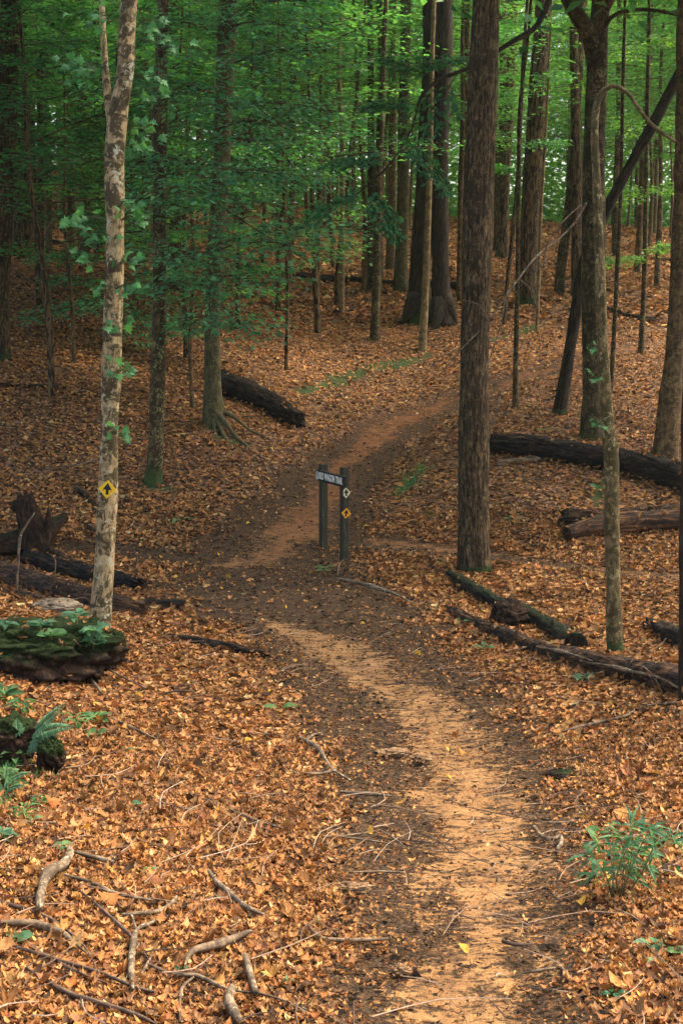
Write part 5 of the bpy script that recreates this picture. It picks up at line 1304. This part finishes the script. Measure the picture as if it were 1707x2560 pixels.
stick('thin straight twig across the lower clay', [(800, 2012, 4), (860, 2010, 5), (930, 2013, 4)], 'stick')
stick('long pale twig in the shaded leaves of the left slope', [(230, 820, 4), (290, 818, 5), (380, 818, 4)], 'stick')
stick('brown curved stick near the bamboo like plant', [(1395, 1960, 5), (1420, 1990, 6), (1432, 2020, 6), (1445, 2050, 7), (1470, 2068, 8)], 'stick', free=True)

# ------------------------------------------------------------------ low plants
OV = [fan(OVAL, -.3, .15, 0, .2), fan(OVAL, .1, .2, .1, .35)]; RD = [fan(ROUND, -.2, .1, 0, .1), fan(ROUND, .1, .15, 0, .2)]
LN = [fan(LANCE, -.3, .2, .1, .35), fan(LANCE, .1, .3, -.1, .5)]
def seedling(label, u, v, n, hpx, lpx, proto, key='maple', name='seedling', cat='seedling', tiers=1, spread=.9):
    b = hit(u, v); D = b[1]; h = wpx(hpx, D) * 1.2; l = wpx(lpx, D) * 1.3
    r = root(name, tuple(b), label, cat)
    st = Acc(); top = b + np.array([random.uniform(-.2, .2) * h, 0, h]); tube(st, [b - [0, 0, .02], b + [0, 0, h * .5], top], [.004, .003, .002], 5, h / 4 + .005, cap=False)
    pos, dr = [], []
    for q in range(tiers):
        o = b + (top - b) * (1 - .35 * q)
        for i in range(n):
            a = i / n * 6.283 + q + random.uniform(-.3, .3); d = np.array([math.cos(a), math.sin(a), random.uniform(.0, .45)])
            pos.append(o + d * l * .12); dr.append(d * spread + np.array([0, 0, .1]))
    key = {'teal': 'plant', 'maple': 'plant2'}.get(key, key)
    pos = np.array(pos); dr = np.array(dr); nr = rand_dirs(len(pos), 1, .18) + np.array([0, -.25, 0])
    a = Acc(); c = green_cols(len(pos), key, .2); s = l * rng.uniform(.75, 1.15, len(pos))
    for j in range(2):
        m = np.arange(len(pos)) % 2 == j
        if m.any(): leaves(a, pos[m], dr[m], nr[m], s[m], c[m], proto[j])
    link('stem', st.mesh('stem', M['tan'], b), r); link('leaves', a.mesh('leaves', M['green'], b, smooth=False), r)
for args in [
    ('two leafed seedling among dry leaves, mid left foreground', 343, 2010, 3, 10, 20, OV),
    ('flat dark seedling left of the white barked stick', 482, 2076, 4, 6, 22, OV, 'deep'),
    ('seedling touching the stout brown stick', 415, 2240, 4, 10, 18, OV, 'deep'),
    ('heart leaved plant beside the arched stick at the left', 32, 2172, 3, 10, 34, RD, 'teal'),
    ('tiny sprout right of the pale log piece at the bottom', 594, 2244, 3, 6, 14, RD, 'teal'),
    ('tiny bright sprout on the trail edge near the bottom', 660, 2266, 4, 8, 14, OV),
    ('slim two leafed sprout on the left bank', 75, 1896, 3, 12, 18, OV),
    ('single flat green leaf plant on the left bank', 292, 1852, 2, 4, 24, OV, 'teal'),
    ('pair of blue green leaves right of the fern', 282, 1728, 3, 6, 22, OV, 'teal'),
    ('round leaved plant below the straight half hidden stick', 218, 1694, 3, 6, 20, RD),
    ('leafy sprout left of the straight half hidden stick', 222, 1660, 4, 12, 26, OV, 'maple', 'seedling', 'seedling', 2),
    ('small sprout beside the low mossy hump', 150, 1955, 4, 8, 18, RD),
    ('green leaf plant on the leaves left of the dark soil', 640, 1630, 2, 3, 28, OV),
    ('low green weed on the leafy slope before the sign', 415, 1198, 3, 5, 28, OV),
    ('blue green broad leaf plant touching the slim arching tree', 1368, 1135, 3, 12, 26, OV, 'teal'),
    ('small sprout beside the brown weathered log', 1058, 1442, 3, 12, 14, OV),
    ('three leafed sprout left of the right hand log', 1110, 1500, 4, 12, 20, OV),
    ('pale maple like leaf plant below the right hand sticks', 1332, 1566, 3, 8, 28, MAPLE_P, 'teal'),
    ('four leafed seedling on the right bank near the bottom', 1500, 2185, 4, 14, 40, OV, 'teal'),
    ('light green rounded sprout under the four leafed seedling', 1508, 2218, 4, 6, 24, RD, 'maple'),
    ('small leafy weed right of the four leafed seedling', 1552, 2200, 5, 10, 18, RD),
    ('dark seedling on the bottom right soil', 1408, 2296, 4, 12, 26, OV, 'deep'),
    ('round leaved sprout at the left tip of the bamboo like plant', 1372, 1925, 3, 10, 24, RD),
    ('leafy clump hugging the marker tree foot', 215, 1490, 6, 40, 26, MAPLE_P, 'teal', 'seedling', 'seedling', 3),
    ('drooping leafy sprout left of the marker tree', 178, 1435, 5, 22, 26, OV, 'teal', 'seedling', 'seedling', 2),
    ('five leafed creeper on the mossy ledge', 95, 1446, 5, 12, 26, OV, 'teal', 'creeper', 'plant', 2),
    ('pale creeper beside the grass on the mossy ledge', 120, 1465, 5, 8, 24, RD, 'maple', 'creeper', 'plant', 2),
    ('blue creeper at the left edge of the ledge', 10, 1448, 5, 14, 24, OV, 'teal', 'creeper', 'plant', 2),
    ('bushy weed at the left edge above the fern', 12, 1610, 5, 22, 30, OV, 'maple', 'weed', 'plant', 3),
    ('tangled weed patch on the left edge below the fern', 55, 1880, 6, 22, 26, LN, 'maple', 'weed', 'plant', 3),
    ('leafy weed on the rock in the lower left bank', 20, 1800, 6, 24, 24, OV, 'maple', 'weed', 'plant', 3),
    ('pale green weed spray at the left edge by the small fern', 30, 1760, 6, 26, 26, OV, 'maple', 'weed', 'plant', 3),
    ('grassy weed above the stump on the left edge', 48, 1640, 6, 24, 30, LN, 'maple', 'weed', 'plant', 3),
    ('three leafed sprout below the small fern at left', 90, 1850, 4, 14, 24, OV, 'maple', 'seedling', 'seedling', 2),
    ('lowest leafy weed on the left edge', 8, 1935, 6, 20, 26, OV, 'teal', 'weed', 'plant', 2),
    ('thin grasslike sprout right of the fern', 182, 1680, 5, 30, 26, LN, 'maple', 'seedling', 'seedling', 2),
    ('small green weeds beside the upper trail mound', 1385, 850, 4, 10, 16, OV),
    ('weed at the foot of the black leaning trunk', 1380, 985, 5, 14, 22, OV, 'teal'),
    ('small weed right of the long dark log top', 1250, 1000, 4, 10, 14, OV, 'teal'),
    ('two sprouts at the foot of the sign', 745, 1320, 4, 14, 16, OV, 'maple', 'seedling', 'seedling', 2)]:
    seedling(*args)

def fern(label, u, v, fr):
    b = hit(u, v); D = b[1]; r = root('fern', tuple(b), label, 'fern')
    for (u0, v0, u1, v1, wpx_, arch) in fr:
        a = Acc(); o = P(u0, v0, D); e = P(u1, v1, D - .12); L = np.linalg.norm(e - o)
        m = 26; t = np.linspace(0, 1, m); ax = o + np.outer(t, e - o) + np.outer(np.sin(t * math.pi) * arch * L, [0, 0, 1]) + np.outer(np.sin(t * math.pi) * -.12 * L, [0, 1, 0])
        T = np.gradient(ax, axis=0); T /= np.linalg.norm(T, axis=1)[:, None]
        fn = np.tile(np.array([0, -.62, .78]), (m, 1)); sd = np.cross(fn, T); sd /= np.linalg.norm(sd, axis=1)[:, None]
        wl = wpx(wpx_, D) * np.clip(np.minimum(1, .45 + t * 2.2) * (1 - t ** 1.8) + .12, 0, 1)
        for sg in (-1, 1):
            pr = fan(LANCE, -.2, .15, 0, .25); v, f = pr; v = v.copy(); v[:, 1] *= 2.0
            leaves(a, ax[1:], sd[1:] * sg * .9 + T[1:] * .35, fn[1:] + rng.normal(0, .1, (m - 1, 3)), wl[1:] * rng.uniform(.9, 1.1, m - 1), green_cols(m - 1, 'plant', .12), (v, f))
        st = Acc(); tube(st, ax, np.linspace(.003, .001, m), 5, .05, cap=False)
        a.add(np.concatenate(st.v), np.concatenate(st.f[4]), None, None, (.08, .13, .05))
        link('frond', a.mesh('frond', M['green'], b, smooth=False), r)
fern('blue green fern with arching fronds beside the rotten stump', 75, 1715, [(65, 1700, 155, 1612, 22, .05), (68, 1695, 172, 1668, 26, .10), (60, 1708, 130, 1705, 34, .12), (50, 1702, 40, 1650, 20, .05), (60, 1705, 140, 1690, 24, .1)])
fern('small fern at the left edge in the lower bank', 12, 1820, [(15, 1815, 20, 1745, 12, .02), (18, 1800, 78, 1775, 12, .12), (15, 1815, 62, 1805, 12, .1), (10, 1815, -30, 1770, 14, .1)])

def bamboo():
    b = hit(1430, 2060); D = b[1]; r = root('leafy_shrub', tuple(b), 'low shrub with many narrow blue green leaves on the right bank', 'shrub')
    stems = [(1405, 2048, 1408, 1960, 1400, 1905), (1405, 2050, 1380, 1990, 1345, 1965), (1410, 2045, 1400, 2000, 1372, 1940), (1430, 2055, 1440, 1980, 1470, 1915), (1430, 2055, 1450, 1960, 1450, 1895), (1425, 2050, 1432, 1975, 1425, 1925),
             (1440, 2055, 1480, 1990, 1500, 1940), (1420, 2050, 1415, 2010, 1440, 1945), (1400, 2050, 1390, 2030, 1362, 2010), (1440, 2050, 1470, 2010, 1490, 1990), (1445, 2050, 1500, 1960, 1545, 1930), (1405, 2052, 1425, 2020, 1440, 2000), (1420, 2052, 1400, 1950, 1425, 1895), (1425, 2055, 1460, 1965, 1490, 1905), (1430, 2052, 1455, 1990, 1465, 1960)]
    for k, (a0, a1, b0, b1_, c0, c1) in enumerate(stems):
        dd = random.uniform(-.12, .15)
        q = np.array([P(a0, a1, D), P(b0, b1_, D + dd * .6), P(c0, c1, D + dd)])
        st = Acc(); p, T = tube(st, q, [.0035, .0028, .0015], 5, .03, cap=False)
        pos, dr = [], []
        m = len(p)
        for i in range(int(m * .40), m, 2):
            for sg in (-1, 1):
                pos.append(p[i]); s_ = np.cross(T[i], [0, -1, 0]); dr.append(T[i] * .5 + s_ * sg * .8 + rng.normal(0, .35, 3) + np.array([0, 0, -.15]))
        for w in range(4): pos.append(p[-1]); dr.append(T[-1] * .5 + rng.normal(0, .6, 3) * [1, 1, .5] + np.array([0, 0, -.1]))
        a = Acc(); pos = np.array(pos); dr = np.array(dr); n = len(pos)
        for j in range(2):
            mm = np.arange(n) % 2 == j
            leaves(a, pos[mm], dr[mm], rand_dirs(mm.sum(), .9, .35) + np.array([0, -.3, 0]), wpx(46, D) * rng.uniform(.75, 1.25, mm.sum()), green_cols(mm.sum(), 'plant', .25), LN[j])
        o = link('stem', st.mesh('stem', M['tan'], b), r); link('leaves', a.mesh('leaves', M['green'], b, smooth=False), o)
bamboo()
seedling('narrow leaved sprig at the right edge above the shrub', 1545, 1945, 7, 24, 34, LN, 'teal', 'seedling', 'seedling', 2)

def grass():
    acc = Acc()
    def tuft(u, v, n, hpx, key, spread):
        b = hit(u, v); D = b[1]
        for i in range(n):
            o = b + np.array([random.gauss(0, 1) * wpx(spread, D), random.gauss(0, 1) * wpx(spread, D) * 2.0, 0]); o[2] = H(o[:1], o[1:2])[0] - .01
            a = random.uniform(0, 6.28); h = wpx(hpx, D) * random.uniform(.5, 1.2); w = .0035 + .00012 * D; bend = random.uniform(.2, .9)
            d = np.array([math.cos(a), math.sin(a), 0]); s = np.array([-d[1], d[0], 0]) * w
            q = [o, o + [0, 0, h * .5] + d * h * bend * .2, o + [0, 0, h * .85] + d * h * bend * .7]
            v_ = np.array([q[0] - s, q[0] + s, q[1] - s * .8, q[1] + s * .8, q[2]])
            c = green_cols(1, key, .3)[0]
            bs = acc.add(v_, [(0, 1, 3, 2)], None, None, c); acc.more_faces([(2, 3, 4)], bs)
    for u, v, n, h, k, s in [(60, 1440, 34, 60, 'teal', 18), (15, 1690, 60, 30, 'mid', 22), (45, 1650, 40, 30, 'mid', 18), (100, 1760, 30, 30, 'mid', 12), (185, 1680, 10, 50, 'mid', 4), (940, 1105, 150, 10, 'mid', 14), (965, 1080, 80, 10, 'mid', 12), (915, 1132, 80, 10, 'mid', 12),
                             (840, 860, 140, 8, 'deep', 26), (780, 885, 120, 8, 'deep', 26), (910, 840, 120, 8, 'deep', 22), (720, 905, 60, 8, 'deep', 20), (1180, 1192, 90, 9, 'mid', 14), (985, 1182, 50, 9, 'mid', 10), (1190, 768, 80, 8, 'mid', 22), (660, 1748, 60, 6, 'mid', 14), (1290, 1775, 40, 8, 'mid', 14), (1560, 2010, 30, 30, 'teal', 14), (1450, 2090, 5, 40, 'teal', 8), (20, 1840, 60, 24, 'mid', 22), (1370, 2030, 10, 24, 'mid', 12)]:
        tuft(u, v, n, h, k, s)
    tag(link('grass', acc.mesh('grass', M['moss_blade'], smooth=False)), 'short green grass and moss blades on the banks', 'grass', kind='stuff')
grass()

# ------------------------------------------------------------------ the damp air of the wood
def haze():
    zs = [o.matrix_world @ Vector(c) for o in C.objects if o.type == 'MESH' for c in o.bound_box]
    bpy.context.view_layer.update()
    hi = max((o.matrix_world @ Vector(c)).z for o in C.objects if o.type == 'MESH' for c in o.bound_box) + 1
    lo = min((o.matrix_world @ Vector(c)).z for o in C.objects if o.type == 'MESH' and o.name == 'ground' for c in o.bound_box) - 1
    v = [(x, y, z) for x in (-114, 114) for y in (-10, 176) for z in (lo, hi)]
    me = bpy.data.meshes.new('haze'); me.from_pydata(v, [], [(0, 1, 3, 2), (4, 6, 7, 5), (0, 4, 5, 1), (2, 3, 7, 6), (0, 2, 6, 4), (1, 5, 7, 3)]); me.update()
    m = bpy.data.materials.new('haze'); m.use_nodes = True; t = m.node_tree; t.nodes.clear()
    o = t.nodes.new('ShaderNodeOutputMaterial'); p = t.nodes.new('ShaderNodeVolumePrincipled')
    p.inputs['Color'].default_value = (.80, .92, .78, 1); p.inputs['Density'].default_value = .0003; p.inputs['Anisotropy'].default_value = .3
    t.links.new(p.outputs[0], o.inputs['Volume']); me.materials.append(m)
    tag(link('haze', me), 'thin pale haze of damp air filling the wood', 'haze', kind='stuff')
haze()
